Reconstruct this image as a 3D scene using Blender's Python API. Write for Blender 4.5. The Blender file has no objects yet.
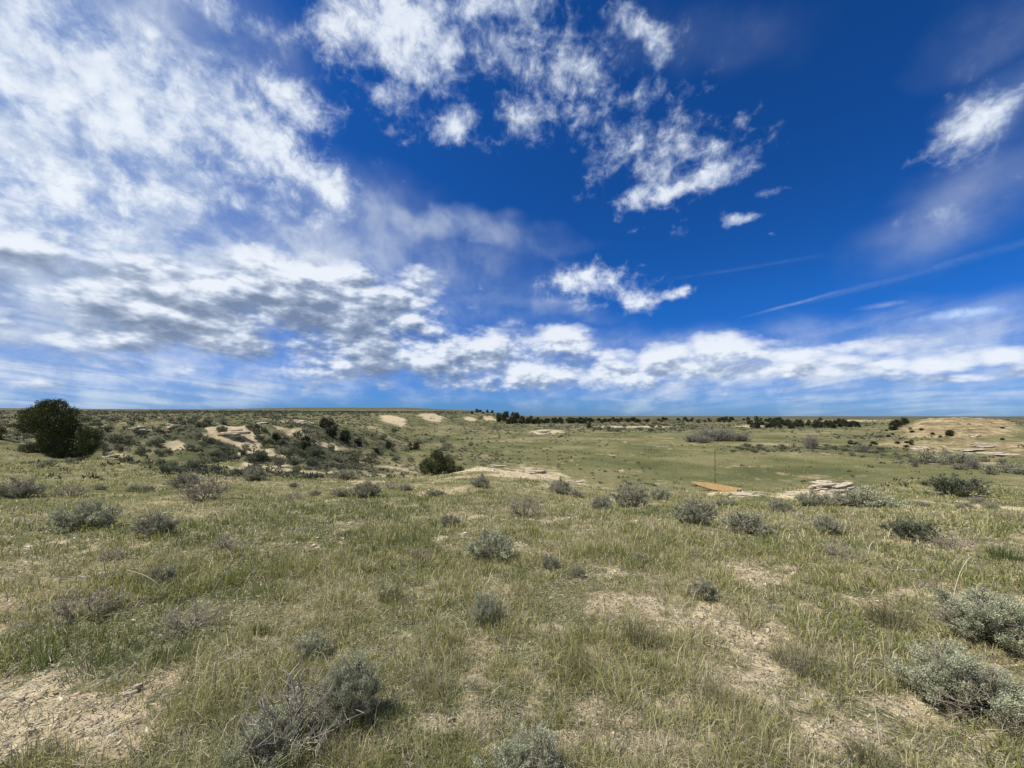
import bpy, math, random, os, time
T00 = time.time()
import numpy as np
from mathutils import Vector, Matrix
R = math.radians
random.seed(7)
rng = np.random.default_rng(7)
scene = bpy.context.scene
col = scene.collection
EYE = 1.62
F = 400.0           # focal length in pixels of the photograph
CX, CY = 512.0, 415.0
# ------------------------------------------------------------ camera
cam_d = bpy.data.cameras.new('camera')
cam_d.sensor_width = 36.0
cam_d.lens = 36.0 * F / 1024.0
cam_d.shift_y = (CY - 384.0) / 1024.0
cam_d.clip_start = 0.05
cam_d.clip_end = 60000.0
cam = bpy.data.objects.new('camera', cam_d)
cam.location = (0, 0, EYE)
cam.rotation_euler = (R(90), 0, 0)
col.objects.link(cam)
scene.camera = cam
SUN_EL, SUN_AZ = R(57), R(-98)      # azimuth measured from +Y (view direction) towards +X
sdir = Vector((math.sin(SUN_AZ) * math.cos(SUN_EL), math.cos(SUN_AZ) * math.cos(SUN_EL), math.sin(SUN_EL)))
sl = bpy.data.lights.new('sun', 'SUN')
sl.energy = 5.0
sl.angle = R(0.6)
sl.color = (1.0, 0.955, 0.88)
so = bpy.data.objects.new('sun', sl)
so.rotation_euler = sdir.to_track_quat('Z', 'Y').to_euler()
so.location = (0, 0, 50)
col.objects.link(so)
vs = scene.view_settings
vs.view_transform = 'Standard'
vs.look = 'None'
vs.exposure = 0.32
vs.gamma = 1.0
# ------------------------------------------------------------ sky with clouds
world = bpy.data.worlds.new("World")
scene.world = world
world.use_nodes = True
wt = world.node_tree
wt.nodes.clear()


class NT:
    def __init__(s, tree):
        s.t = tree

    def set(s, n, i, v):
        if hasattr(v, 'is_output') or isinstance(v, bpy.types.NodeSocket):
            s.t.links.new(v, n.inputs[i])
        elif v is not None:
            n.inputs[i].default_value = v

    def node(s, kind, **kw):
        n = s.t.nodes.new(kind)
        for k, v in kw.items():
            setattr(n, k, v)
        return n

    def m(s, op, a, b=None, c=None, clamp=False):
        n = s.node('ShaderNodeMath', operation=op, use_clamp=clamp)
        s.set(n, 0, a); s.set(n, 1, b); s.set(n, 2, c)
        return n.outputs[0]

    def vm(s, op, a, b=None, scale=None):
        n = s.node('ShaderNodeVectorMath', operation=op)
        s.set(n, 0, a)
        if b is not None: s.set(n, 1, b)
        if scale is not None: s.set(n, 3, scale)
        return n.outputs['Value'] if op in ('LENGTH', 'DOT_PRODUCT', 'DISTANCE') else n.outputs[0]

    def ramp(s, v, a, b, lo=0.0, hi=1.0, smooth=True):
        n = s.node('ShaderNodeMapRange', interpolation_type='SMOOTHSTEP' if smooth else 'LINEAR')
        s.set(n, 0, v); s.set(n, 1, a); s.set(n, 2, b); s.set(n, 3, lo); s.set(n, 4, hi)
        return n.outputs[0]

    def noise(s, vec, scale, detail=6, rough=0.55, dist=0.0, out=0, lac=2.0):
        n = s.node('ShaderNodeTexNoise')
        s.set(n, 'Vector', vec)
        n.inputs['Scale'].default_value = scale
        n.inputs['Detail'].default_value = detail
        n.inputs['Roughness'].default_value = rough
        n.inputs['Lacunarity'].default_value = lac
        n.inputs['Distortion'].default_value = dist
        return n.outputs[out]

    def mix(s, f, a, b, blend='MIX'):
        n = s.node('ShaderNodeMix', data_type='RGBA', blend_type=blend)
        s.set(n, 0, f); s.set(n, 6, a); s.set(n, 7, b)
        return n.outputs[2]


W = NT(wt)
BG = 0.1
SKYT = (0.065, 0.30, 0.55)


def cdir(px, py):
    return Vector((px - CX, F, CY - py)).normalized()


sky = W.node('ShaderNodeTexSky', sky_type='NISHITA')
sky.sun_disc = False
sky.sun_elevation = SUN_EL
sky.sun_rotation = SUN_AZ
sky.altitude = 900.0
sky.air_density = 1.0
sky.dust_density = 0.25
sky.ozone_density = 2.0
gm = W.node('ShaderNodeGamma'); W.set(gm, 0, sky.outputs[0]); gm.inputs[1].default_value = 1.35
skyc = W.mix(1.0, gm.outputs[0], (SKYT[0], SKYT[1], SKYT[2], 1), 'MULTIPLY')

tc = W.node('ShaderNodeTexCoord')
sep = W.node('ShaderNodeSeparateXYZ'); W.set(sep, 0, tc.outputs['Generated'])
zr = W.node('ShaderNodeValToRGB'); W.set(zr, 0, W.m('MULTIPLY', W.m('MAXIMUM', sep.outputs[2], 0.0), 1.0))
cr = zr.color_ramp
cr.elements[0].position = 0.0; cr.elements[0].color = (1.15, 0.56, 0.80, 1)
cr.elements[1].position = 0.6; cr.elements[1].color = (1, 1, 1, 1)
for p_, c_ in ((0.05, (1.1, 0.60, 0.82, 1)), (0.12, (0.9, 0.66, 0.82, 1)), (0.25, (0.85, 0.85, 0.92, 1))):
    e = cr.elements.new(p_); e.color = c_
skyc = W.mix(1.0, skyc, zr.outputs[0], 'MULTIPLY')
bg = W.node('ShaderNodeBackground')
W.set(bg, 0, skyc)
bg.inputs[1].default_value = BG
wo = W.node('ShaderNodeOutputWorld')
wt.links.new(bg.outputs[0], wo.inputs[0])
VEIL = [
 (60,120,240,170,30,1.0),(120,50,150,70,30,.7),(40,290,280,130,0,1.05),(150,210,170,80,20,.85),(260,250,190,70,8,.75),(300,200,90,40,20,.4),
 (420,225,120,14,6,.55),(450,285,110,45,8,.35),(500,300,90,10,5,.5),
 (960,215,100,35,-22,.24),(1010,110,60,35,-20,.22),(1000,30,70,30,-20,.14),
 (700,40,80,30,0,.1),(930,340,180,30,0,.6),(760,375,330,34,0,.75),(180,378,300,26,0,.7),(610,345,140,20,0,.4),(800,395,420,14,0,.5),(200,396,380,12,0,.5),
]
TRAIL = [(795,303,42,1.2,-15,.30),(880,283,70,3.0,-14,.13),(965,258,75,3.2,-15,.11),(745,268,70,1.4,-9,.07),(640,350,40,1.8,-14,.3),(885,305,24,2.4,-8,.35),(1010,246,40,3.2,-18,.12),(925,318,26,4,-12,.5),(965,313,44,6,-7,.85)]
WHITE = [
 (30,30,110,50,30,.95),(95,75,110,44,35,1.0),(40,110,110,50,25,.85),(150,150,130,40,25,.9),(175,105,95,38,36,1.0),(255,140,85,34,30,1.0),(310,175,55,20,32,.95),
 (290,105,60,24,35,.8),(130,180,130,36,22,.75),(40,215,120,40,12,.75),(225,20,45,14,35,.6),(150,40,60,20,30,.6),
 (25,140,70,40,10,.6),(230,200,110,22,14,.6),(330,215,30,6,20,.5),(340,120,22,20,40,.6),
 (330,25,40,20,40,.7),(400,22,75,38,15,1.1),(470,5,85,30,0,1.1),(412,62,62,32,35,1.05),(378,92,26,16,55,.7),(400,105,14,18,60,.6),
 (440,45,50,34,-30,1.0),(455,124,33,19,-22,1.0),(463,100,16,10,-60,.6),(398,141,8,5,0,.5),(385,165,22,8,40,.35),
 (540,22,48,44,-50,.72),(565,65,36,20,-20,.7),(520,70,20,16,0,.6),(528,118,22,18,-30,.75),(545,140,24,14,-10,.6),(577,112,24,12,0,.7),(500,140,12,6,0,.4),
 (640,25,36,18,35,.8),(655,50,26,28,0,.8),(645,90,24,36,10,.85),(632,125,24,14,0,.7),(615,165,18,16,-50,.7),(607,195,16,9,0,.4),
 (640,197,34,17,-18,.9),(672,190,40,14,-22,1.0),(715,172,48,20,-16,1.1),(715,145,32,14,25,.85),(745,155,16,14,0,.7),(695,128,20,9,20,.6),(770,190,20,7,-8,.6),
 (741,217,23,8,-8,1.0),(635,233,12,4,-8,.5),(773,235,8,2.5,0,.4),(680,225,20,8,0,.3),
 (567,284,17,10,40,.85),(590,292,20,7,10,.8),(612,282,22,12,-35,.9),(650,297,34,8,-8,1.0),(632,303,22,12,-50,.8),(685,292,16,5,-4,.8),
 (985,122,58,16,-22,.9),(1005,95,40,13,-28,.7),(940,132,30,10,-10,.6),(945,95,16,8,0,.45),(935,145,14,7,0,.3),
 (560,60,120,70,20,.62),(620,110,80,80,40,.6),(690,165,80,45,-10,.6),(540,110,70,45,0,.55),(400,60,90,60,30,.7),(490,40,70,50,0,.75),(620,165,50,40,0,.55),(610,288,60,24,8,.8),(628,293,26,14,5,.95),
 (130,100,190,70,34,.85),(240,130,120,60,38,.8),(60,60,120,80,30,.75),(320,180,50,22,20,.75),(60,190,160,60,20,.7),(215,10,70,22,25,.7),(975,115,90,34,-26,.6),(965,200,80,22,-25,.35),
 (480,282,18,9,0,.55),(470,240,8,3,0,.4),
]
LOW = [
 (20,250,90,26,6,.7),(60,285,110,24,6,.6),(140,300,110,30,8,1.0),(200,325,110,30,6,1.1),(110,340,110,18,4,.8),
 (250,268,60,16,8,.9),(300,290,120,34,5,1.35),(330,315,120,34,5,1.35),(180,310,170,50,6,1.0),(430,355,170,30,4,1.1),(405,300,34,28,-20,1.05),(365,275,50,14,8,.7),
 (260,345,120,16,3,.95),(390,345,110,20,5,1.1),(460,360,110,20,4,1.1),(535,372,90,16,2,1.0),(500,340,60,10,0,.8),(562,341,34,14,5,1.0),
 (470,380,130,10,2,.8),(630,372,80,16,0,.9),(610,355,40,8,0,.8),(672,355,44,14,-8,1.05),(715,346,40,16,0,1.2),(765,352,70,12,2,1.05),(850,348,60,8,-3,.8),
 (740,370,150,12,0,.85),(870,362,110,9,0,.7),(945,362,48,12,-4,1.1),(1000,356,40,11,-2,1.0),(960,380,80,7,0,.6),(620,388,120,6,0,.6),
 (140,366,170,9,2,.55),(40,385,90,5,0,.5),(250,388,160,5,0,.4),(1040,370,50,14,0,.8),(-60,300,120,60,0,1.0),(880,378,60,4,0,.5),
]

# ---- numpy noise (shared by clouds, terrain and planting)
def _hash(ix, iy, seed):
    h = (ix.astype(np.int64) * 374761393 + iy.astype(np.int64) * 668265263 + seed * 1274126177) & 0xffffffff
    h = ((h ^ (h >> 13)) * 1103515245) & 0xffffffff
    h = ((h ^ (h >> 15)) * 2246822519) & 0xffffffff
    return (h ^ (h >> 16)) & 0xffffffff


def perlin(x, y, seed=0):
    x0 = np.floor(x); y0 = np.floor(y)
    fx = x - x0; fy = y - y0
    u = fx * fx * fx * (fx * (fx * 6 - 15) + 10); v = fy * fy * fy * (fy * (fy * 6 - 15) + 10)

    def g(ox, oy):
        a = _hash(x0 + ox, y0 + oy, seed) * (2 * np.pi / 4294967296.0)
        return np.cos(a) * (fx - ox) + np.sin(a) * (fy - oy)
    a = g(0, 0) * (1 - u) + g(1, 0) * u
    b = g(0, 1) * (1 - u) + g(1, 1) * u
    return (a * (1 - v) + b * v) * 1.5


def fbm(x, y, octs=4, seed=0, gain=0.5, lac=2.03):
    s = 0.0; a = 1.0; t = 0.0
    for o in range(octs):
        s = s + a * perlin(x, y, seed + o * 17); t += a
        x = x * lac + 13.7; y = y * lac - 7.3; a *= gain
    return s / t * 1.6


def sstep(x, a, b):
    t = np.clip((x - a) / (b - a), 0, 1)
    return t * t * (3 - 2 * t)


def tagk(o, kind=None, label=None, cat=None, group=None):
    if kind: o['kind'] = kind
    if label: o['label'] = label
    if cat: o['category'] = cat
    if group: o['group'] = group
    return o


# ---- cloud deck: a curved sheet far away, its cover held per vertex
azs = np.concatenate([np.linspace(R(-66), R(66), 420), np.linspace(R(66), R(294), 150)[1:]])
els = np.concatenate([np.linspace(R(-0.6), R(14), 110), np.linspace(R(14.3), R(52), 150)])
AZ, EL = np.meshgrid(azs, els)
dirs = np.stack([np.sin(AZ) * np.cos(EL), np.cos(AZ) * np.cos(EL), np.sin(EL)], -1).reshape(-1, 3)


def warp(d, k, amp, seed):
    a, e = np.arctan2(d[:, 0], d[:, 1]) * k, np.arcsin(d[:, 2]) * k * 1.4
    w = np.stack([fbm(a, e, 4, seed), fbm(a + 31, e, 4, seed + 5), fbm(a, e + 47, 4, seed + 9)], -1)
    return d + w * amp


def coverage(items, vec):
    acc = np.zeros(len(vec))
    for px, py, a, b, ang, st in items:
        t = R(ang)
        c = cdir(px, py)
        v1 = (cdir(px + a * math.cos(t), py + a * math.sin(t)) - cdir(px - a * math.cos(t), py - a * math.sin(t))) / 2
        v2 = (cdir(px - b * math.sin(t), py + b * math.cos(t)) - cdir(px + b * math.sin(t), py - b * math.cos(t))) / 2
        ex = v1.normalized()
        v2 = v2 - ex * v2.dot(ex)
        ey = v2.normalized()
        ez = ex.cross(ey)
        dd = vec - np.array(c)
        q = (dd @ np.array(ex) / v1.length) ** 2 + (dd @ np.array(ey) / v2.length) ** 2 + (dd @ np.array(ez) / 0.6) ** 2
        acc = np.maximum(acc, st * (1 - sstep(np.sqrt(q), 0.1, 1.75)))
    return acc


dwid = warp(dirs, 5, 0.035, 3)
dsml = warp(dirs, 9, 0.012, 5)
cover = np.stack([coverage(VEIL, dwid), coverage(WHITE, dsml), coverage(LOW, dsml), coverage(TRAIL, warp(dirs, 6, 0.002, 8))], -1)
CR = 30000.0
# unseen broken cloud added round the rest of the sky to whiten ambient light
azf = np.abs((AZ.ravel() + math.pi) % (2 * math.pi) - math.pi)
bk = sstep(azf, R(60), R(74))
pl_ = dirs[:, :2] / (dirs[:, 2:3] + 0.15)
cover[:, 1] = np.maximum(cover[:, 1], bk * np.clip(0.75 + 0.9 * fbm(pl_[:, 0] * 1.1, pl_[:, 1] * 1.1, 3, 99), 0, 1.2))
cover[:, 0] = np.maximum(cover[:, 0], bk * 0.7)
nr, nc = AZ.shape
idx = np.arange(nr * nc).reshape(nr, nc)
qf = np.stack([idx[:-1, :-1], idx[1:, :-1], idx[1:, 1:], idx[:-1, 1:]], -1).reshape(-1, 4)
qf = qf[~((azf[qf].max(1) > R(66.2)) & (dirs[qf][:, :, 2].max(1) > math.sin(R(42))))]


def np_mesh(name, verts, faces, mats=(), smooth=False, midx=None):
    """verts Nx3, faces MxK (all the same K)"""
    me = bpy.data.meshes.new(name)
    verts = np.asarray(verts, dtype=np.float32); faces = np.asarray(faces, dtype=np.int32)
    k = faces.shape[1]
    me.vertices.add(len(verts)); me.vertices.foreach_set('co', verts.ravel())
    me.loops.add(faces.size); me.loops.foreach_set('vertex_index', faces.ravel())
    me.polygons.add(len(faces))
    me.polygons.foreach_set('loop_start', np.arange(0, faces.size, k, dtype=np.int32))
    if smooth:
        me.polygons.foreach_set('use_smooth', np.ones(len(faces), dtype=bool))
    for mt in mats: me.materials.append(mt)
    if midx is not None:
        me.polygons.foreach_set('material_index', np.asarray(midx, dtype=np.int32))
    me.update(calc_edges=True)
    return me


def col_attr(me, name, rgba):
    a = me.color_attributes.new(name, 'FLOAT_COLOR', 'POINT')
    a.data.foreach_set('color', np.asarray(rgba, dtype=np.float32).ravel())


cme = np_mesh('clouds', dirs * CR, qf, smooth=True)
col_attr(cme, 'cover', cover)
up_ = dsml.copy(); up_[:, 2] += 0.035
sh_ = cover[:, 2] - np.where(azf < R(62), coverage(LOW, up_), 0)
col_attr(cme, 'relief', np.stack([sh_, sh_, sh_, np.ones(len(sh_))], -1))
cloud_o = bpy.data.objects.new('clouds', cme)
cloud_o.location = (0, 0, EYE)
col.objects.link(cloud_o)
tagk(cloud_o, 'structure')
cmat = bpy.data.materials.new('cloud')
cmat.use_nodes = True
cmat.node_tree.nodes.clear()
W = NT(cmat.node_tree)
tc = W.node('ShaderNodeTexCoord')
D = W.vm('NORMALIZE', tc.outputs['Object'])
at = W.node('ShaderNodeAttribute', attribute_name='cover')
asep = W.node('ShaderNodeSeparateXYZ'); W.set(asep, 0, at.outputs['Vector'])
cv, cw, cl = asep.outputs
ct = at.outputs['Alpha']
sep = W.node('ShaderNodeSeparateXYZ'); W.set(sep, 0, D)
sx_, sy_, sz_ = sep.outputs
hz = W.m('MAXIMUM', sz_, 0.0)
# planar cloud-deck coordinates, so that the texture shrinks towards the horizon
den = W.m('ADD', hz, 0.10)
cmb = W.node('ShaderNodeCombineXYZ')
W.set(cmb, 0, W.m('DIVIDE', sx_, den)); W.set(cmb, 1, W.m('DIVIDE', sy_, den))
P = cmb.outputs[0]
# direction stretched vertically for low cumulus rows
mp = W.node('ShaderNodeMapping'); W.set(mp, 0, D); mp.inputs[3].default_value = (1, 1, 2.1)
Q = mp.outputs[0]
mp2 = W.node('ShaderNodeMapping'); W.set(mp2, 0, D); mp2.inputs[3].default_value = (1, 1, 2.1); mp2.inputs[1].default_value = (-0.014, 0, 0.032)
Q2 = mp2.outputs[0]
mp3 = W.node('ShaderNodeMapping'); W.set(mp3, 0, P); mp3.inputs[2].default_value = (0, 0, R(-35)); mp3.inputs[3].default_value = (1.0, 0.45, 1)
PS = mp3.outputs[0]



def over(at, ctop, ab, cb):
    """alpha-over of two straight-colour layers; returns alpha and straight colour"""
    ao = W.m('SUBTRACT', W.m('ADD', at, ab), W.m('MULTIPLY', at, ab))
    f = W.m('DIVIDE', at, W.m('MAXIMUM', ao, 1e-4), clamp=True)
    return ao, W.mix(f, cb, ctop)


n1 = W.noise(P, 2.6, 9, 0.62, 0.25)
n1s = W.noise(PS, 1.6, 8, 0.6, 0.5)


def puff(vec):
    v = W.node('ShaderNodeTexVoronoi', feature='F1', voronoi_dimensions='3D')
    W.set(v, 'Vector', vec); v.inputs['Scale'].default_value = 10.0
    v.inputs['Detail'].default_value = 3.0; v.inputs['Roughness'].default_value = 0.6
    n = W.noise(vec, 4.5, 7, 0.55, 0.25)
    return W.m('ADD', W.m('MULTIPLY', n, 0.72), W.m('MULTIPLY', W.m('SUBTRACT', 0.9, v.outputs['Distance']), 0.30))


n2 = puff(Q)
n2b = puff(Q2)
nf = W.noise(D, 42.0, 5, 0.62, 0.4)
nb = W.noise(D, 14.0, 5, 0.6, 0.3)
# veil: thin, streaked
av = W.m('MULTIPLY', cv, W.m('ADD', W.ramp(n1s, 0.30, 0.70, 0.7, 1.15), W.m('MULTIPLY', W.m('SUBTRACT', nb, 0.5), 0.9)))
av = W.m('MINIMUM', W.m('MULTIPLY', av, 0.95), 0.86)
veilc = W.mix(W.ramp(W.m('ADD', W.m('MULTIPLY', n1s, 0.5), W.m('MULTIPLY', nb, 0.5)), 0.38, 0.62), (0.27, 0.36, 0.54, 1), (0.55, 0.61, 0.69, 1))
c1 = veilc
at_ = W.m('MULTIPLY', ct, W.ramp(nf, 0.3, 0.7, 0.5, 1.0))
A1 = W.m('MAXIMUM', av, at_)
c1 = W.mix(W.ramp(at_, 0.0, 0.5), c1, (0.50, 0.62, 0.82, 1))
# bright broken cloud
nw = W.m('ADD', W.m('MULTIPLY', W.m('SUBTRACT', n1, 0.5), 1.5), W.m('ADD', W.m('MULTIPLY', W.m('SUBTRACT', nf, 0.5), 1.0), W.m('MULTIPLY', W.m('SUBTRACT', nb, 0.5), 1.7)))
dw = W.m('ADD', cw, nw)
dw = W.m('ADD', dw, W.m('MULTIPLY', cv, 0.22))
dens = W.ramp(dw, 0.28, 1.25)
dens = W.m('MULTIPLY', dens, W.ramp(cw, 0.0, 0.2))
tx = W.m('ADD', W.m('MULTIPLY', W.m('SUBTRACT', n1, 0.5), 2.2), W.m('ADD', W.m('MULTIPLY', W.m('SUBTRACT', nf, 0.5), 1.0), W.m('MULTIPLY', W.m('SUBTRACT', nb, 0.5), 2.0)))
wc = W.mix(W.ramp(W.m('ADD', W.m('MULTIPLY', W.ramp(dw, 0.3, 1.3), 0.75), W.m('MULTIPLY', tx, 0.55)), 0.0, 1.0, smooth=False), (0.33, 0.42, 0.60, 1), (0.70, 0.745, 0.80, 1))
a2 = W.m('MULTIPLY', dens, 0.93)
A2, c2 = over(a2, wc, A1, c1)
# low cumulus rows with lit tops and grey bases
nl = W.m('ADD', W.m('MULTIPLY', W.m('SUBTRACT', n2, 0.5), 2.0), W.m('MULTIPLY', W.m('SUBTRACT', nf, 0.5), 0.40))
dl = W.m('ADD', W.m('ADD', cl, W.ramp(sx_, -0.3, 0.3, 0.38, 0.36)), nl)
densl = W.m('MULTIPLY', W.ramp(dl, 0.15, 1.0), W.ramp(cl, 0.0, 0.2))
dlt = W.m('MULTIPLY', W.m('SUBTRACT', n2, n2b), 3.4)
lit = W.m('ADD', W.m('ADD', 0.52, dlt), W.m('MULTIPLY', W.m('SUBTRACT', nf, 0.5), 0.45))
lit = W.m('SUBTRACT', lit, W.m('MULTIPLY', W.ramp(dl, 0.8, 2.2), 0.40))
lit = W.m('ADD', lit, W.m('MULTIPLY', W.m('SUBTRACT', nb, 0.5), 0.9))
at2 = W.node('ShaderNodeAttribute', attribute_name='relief')
lit = W.m('ADD', lit, W.m('MULTIPLY', at2.outputs['Fac'], 0.75))
lit = W.m('ADD', lit, W.ramp(sx_, -0.45, 0.35, -0.02, 0.28))
grey = W.node('ShaderNodeValToRGB')
W.set(grey, 0, lit)
cr = grey.color_ramp
cr.elements[0].position = 0.0; cr.elements[0].color = (0.15, 0.20, 0.30, 1)
cr.elements[1].position = 1.0; cr.elements[1].color = (0.70, 0.74, 0.80, 1)
e = cr.elements.new(0.42); e.color = (0.28, 0.34, 0.45, 1)
e = cr.elements.new(0.72); e.color = (0.50, 0.56, 0.66, 1)
a3 = W.m('MULTIPLY', densl, 0.92)
A3, c3 = over(a3, grey.outputs[0], A2, c2)

em = W.node('ShaderNodeEmission'); W.set(em, 0, c3)
tr = W.node('ShaderNodeBsdfTransparent')
mx = W.node('ShaderNodeMixShader')
W.set(mx, 0, A3); W.set(mx, 1, tr.outputs[0]); W.set(mx, 2, em.outputs[0])
mo = W.node('ShaderNodeOutputMaterial')
cmat.node_tree.links.new(mx.outputs[0], mo.inputs[0])
cmat.cycles.emission_sampling = 'NONE'
cme.materials.append(cmat)
print('TIME 11_clouds', round(time.time() - T00, 1))
# ------------------------------------------------------------ terrain
NEAR = [(0, -1.62), (2, -1.66), (4, -1.78), (7, -2.05), (10, -2.42)]
FARV = [(600, 420.2), (1000, 418.3), (3000, 417.2), (20000, 416.2)]
# viewing column (pixels from the photograph) : (distance, height below the eye or picture row)
PROF = {
 -260: NEAR[:4] + [(10, -2.3), (20, 470), (30, 458), (45, 444), (60, 433), (80, 426), (150, 419), (300, 413), (600, 410.5), (3000, 410), (20000, 412)],
 0: NEAR[:4] + [(10, -2.3), (20, 470), (30, 457), (45, 443), (60, 433), (80, 426), (150, 419), (300, 413), (600, 410.5), (3000, 410), (20000, 412)],
 100: NEAR + [(20, 472), (30, 460), (40, 460), (50, 454), (57, 440), (63, 430), (70, 426), (150, 419), (300, 413.5), (600, 411), (3000, 410.5), (20000, 412)],
 200: NEAR + [(20, 475), (30, 467), (42, 465), (52, 459), (58, 445), (63, 431), (68, 424.5), (90, 422.5), (150, 418.5), (300, 413), (600, 411), (3000, 411), (20000, 412)],
 300: NEAR + [(20, 480), (28, 475), (36, 473.5), (48, 470), (60, 462), (70, 448), (77, 432), (82, 422), (110, 420.5), (200, 416), (300, 412.5), (700, 411.5), (20000, 413)],
 360: NEAR + [(20, 482), (28, 476), (38, -6.5), (50, -8.0), (62, 468), (76, 455), (90, 442), (104, 433), (120, 428), (180, 420), (260, 414), (320, 412.4), (700, 411.8), (20000, 413)],
 410: NEAR + [(20, 482), (26, 477), (32, -5.6), (45, -8.6), (60, -9.3), (90, 455), (130, 443), (165, 434), (200, 426), (230, 418), (260, 413), (330, 412.3), (700, 412), (20000, 413)],
 480: NEAR + [(16, 486), (22, 474), (27, 466), (31, -4.4), (45, -9.0), (60, -9.8), (100, 454), (150, 441), (200, 434), (250, 428), (300, 420), (340, 413), (400, 412), (700, 412.5), (20000, 414)],
 503: NEAR + [(16, 488), (22, 476), (27, 469), (31, -4.8), (45, -9.2), (60, -9.9), (100, 454), (150, 441.5), (250, 429), (320, 421), (360, 415), (420, 413.5), (700, -3), (20000, 416)],
 525: NEAR + [(16, 490), (22, 479), (26, 472), (30, -5.2), (45, -9.3), (70, -10), (150, 441.5), (250, 431), (350, 426), (500, 421.5), (600, 418.5), (1500, 417), (20000, 416.2)],
 585: NEAR + [(18, 494), (24, 485), (28, -5.8), (45, -9.5), (70, -10.1), (150, 441.5), (250, 431), (400, 424.5)] + FARV,
 640: NEAR + [(16, 500), (22, 491), (27, -6.0), (42, -9.5), (70, -10.2), (150, 441.8), (250, 431), (400, 424.5)] + FARV,
 720: NEAR + [(15, 504), (20, 491), (23, -4.5), (30, -7), (45, -9.7), (70, -10.3), (150, 441.8), (250, 431), (400, 424.5)] + FARV,
 820: NEAR + [(15, 504), (19, 492), (22, 484), (24.5, -4.5), (32, -7.5), (45, -9.8), (70, -10.3), (150, 442), (200, 436), (300, 428), (400, 424)] + FARV,
 895: NEAR + [(15, 506), (20, 492), (25, 483), (29, 478), (34, -6.5), (50, -9.6), (70, -10.0), (100, 456), (150, 443), (200, 436), (230, 432), (260, 428), (400, 423)] + FARV,
 925: NEAR + [(15, 506), (20, 493), (25, 483), (29, 478), (34, -6.5), (50, -9.6), (70, -10.0), (100, 456), (150, 443), (190, 437), (212, 428.5), (235, 421), (260, 418.8), (300, 418.5), (400, -7)] + FARV,
 960: NEAR + [(15, 507), (20, 494), (25, 485), (30, 479), (36, -6.7), (50, -9.6), (70, -10.0), (100, 457), (120, 450), (150, 444), (185, 438.5), (205, 430), (225, 420.5), (240, 417.4), (275, 417.2), (330, -5), (700, -6)] + FARV[1:],
 1000: NEAR + [(15, 508), (20, 496), (26, 486), (32, 480), (38, -7), (50, -9.6), (70, -10.0), (100, 457), (120, 451), (150, 445), (185, 438.5), (210, 430), (232, 421.5), (250, 419), (275, 418.5), (330, -6)] + FARV,
 1060: NEAR + [(15, 510), (20, 500), (26, 488), (33, 481), (40, -7), (50, -9.6), (70, -10.0), (100, 457), (150, 445), (200, 438), (300, 428)] + FARV,
 1400: NEAR + [(15, 510), (20, 500), (26, 488), (33, 481), (40, -7), (50, -9.6), (70, -10.0), (100, 457), (150, 445), (200, 438), (300, 428)] + FARV,
}
LR0, LR1, NLR = math.log(0.4), math.log(24000.0), 900
lrg = np.linspace(LR0, LR1, NLR)
pxs = sorted(PROF)
phis = [math.atan((p - CX) / F) for p in pxs]
tabs = []
for p, ph in zip(pxs, phis):
    ys, zs = [], []
    for Y, v in PROF[p]:
        z = v if v < 100 else -(v - CY) * Y / F
        ys.append(max(Y, 0.3) / math.cos(ph)); zs.append(z)
    tabs.append(np.interp(lrg, np.log(np.array(ys)), np.array(zs)))
tabs = np.array(tabs)
NPH = 360
phg = np.linspace(-math.pi, math.pi, NPH * 4)
TAB = np.empty((len(phg), NLR))
for j in range(NLR):
    TAB[:, j] = np.interp(phg, phis, tabs[:, j])
k5 = np.array([1, 2, 3, 4, 3, 2, 1.]); k5 /= k5.sum()
TAB = np.apply_along_axis(lambda a: np.convolve(np.pad(a, 3, 'edge'), k5, 'valid'), 1, TAB)
TAB = np.apply_along_axis(lambda a: np.convolve(np.pad(a, 3, 'edge'), k5, 'valid'), 0, TAB)
# behind the camera the knoll simply runs on as a gentle rise and fall
back = sstep(np.abs(phg), R(75), R(120))[:, None]
flat = np.interp(lrg, np.log([0.4, 10, 40, 200, 2000, 24000]), [-1.62, -1.9, -2.6, -4, -5, -40])
TAB = TAB * (1 - back) + flat[None, :] * back


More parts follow.
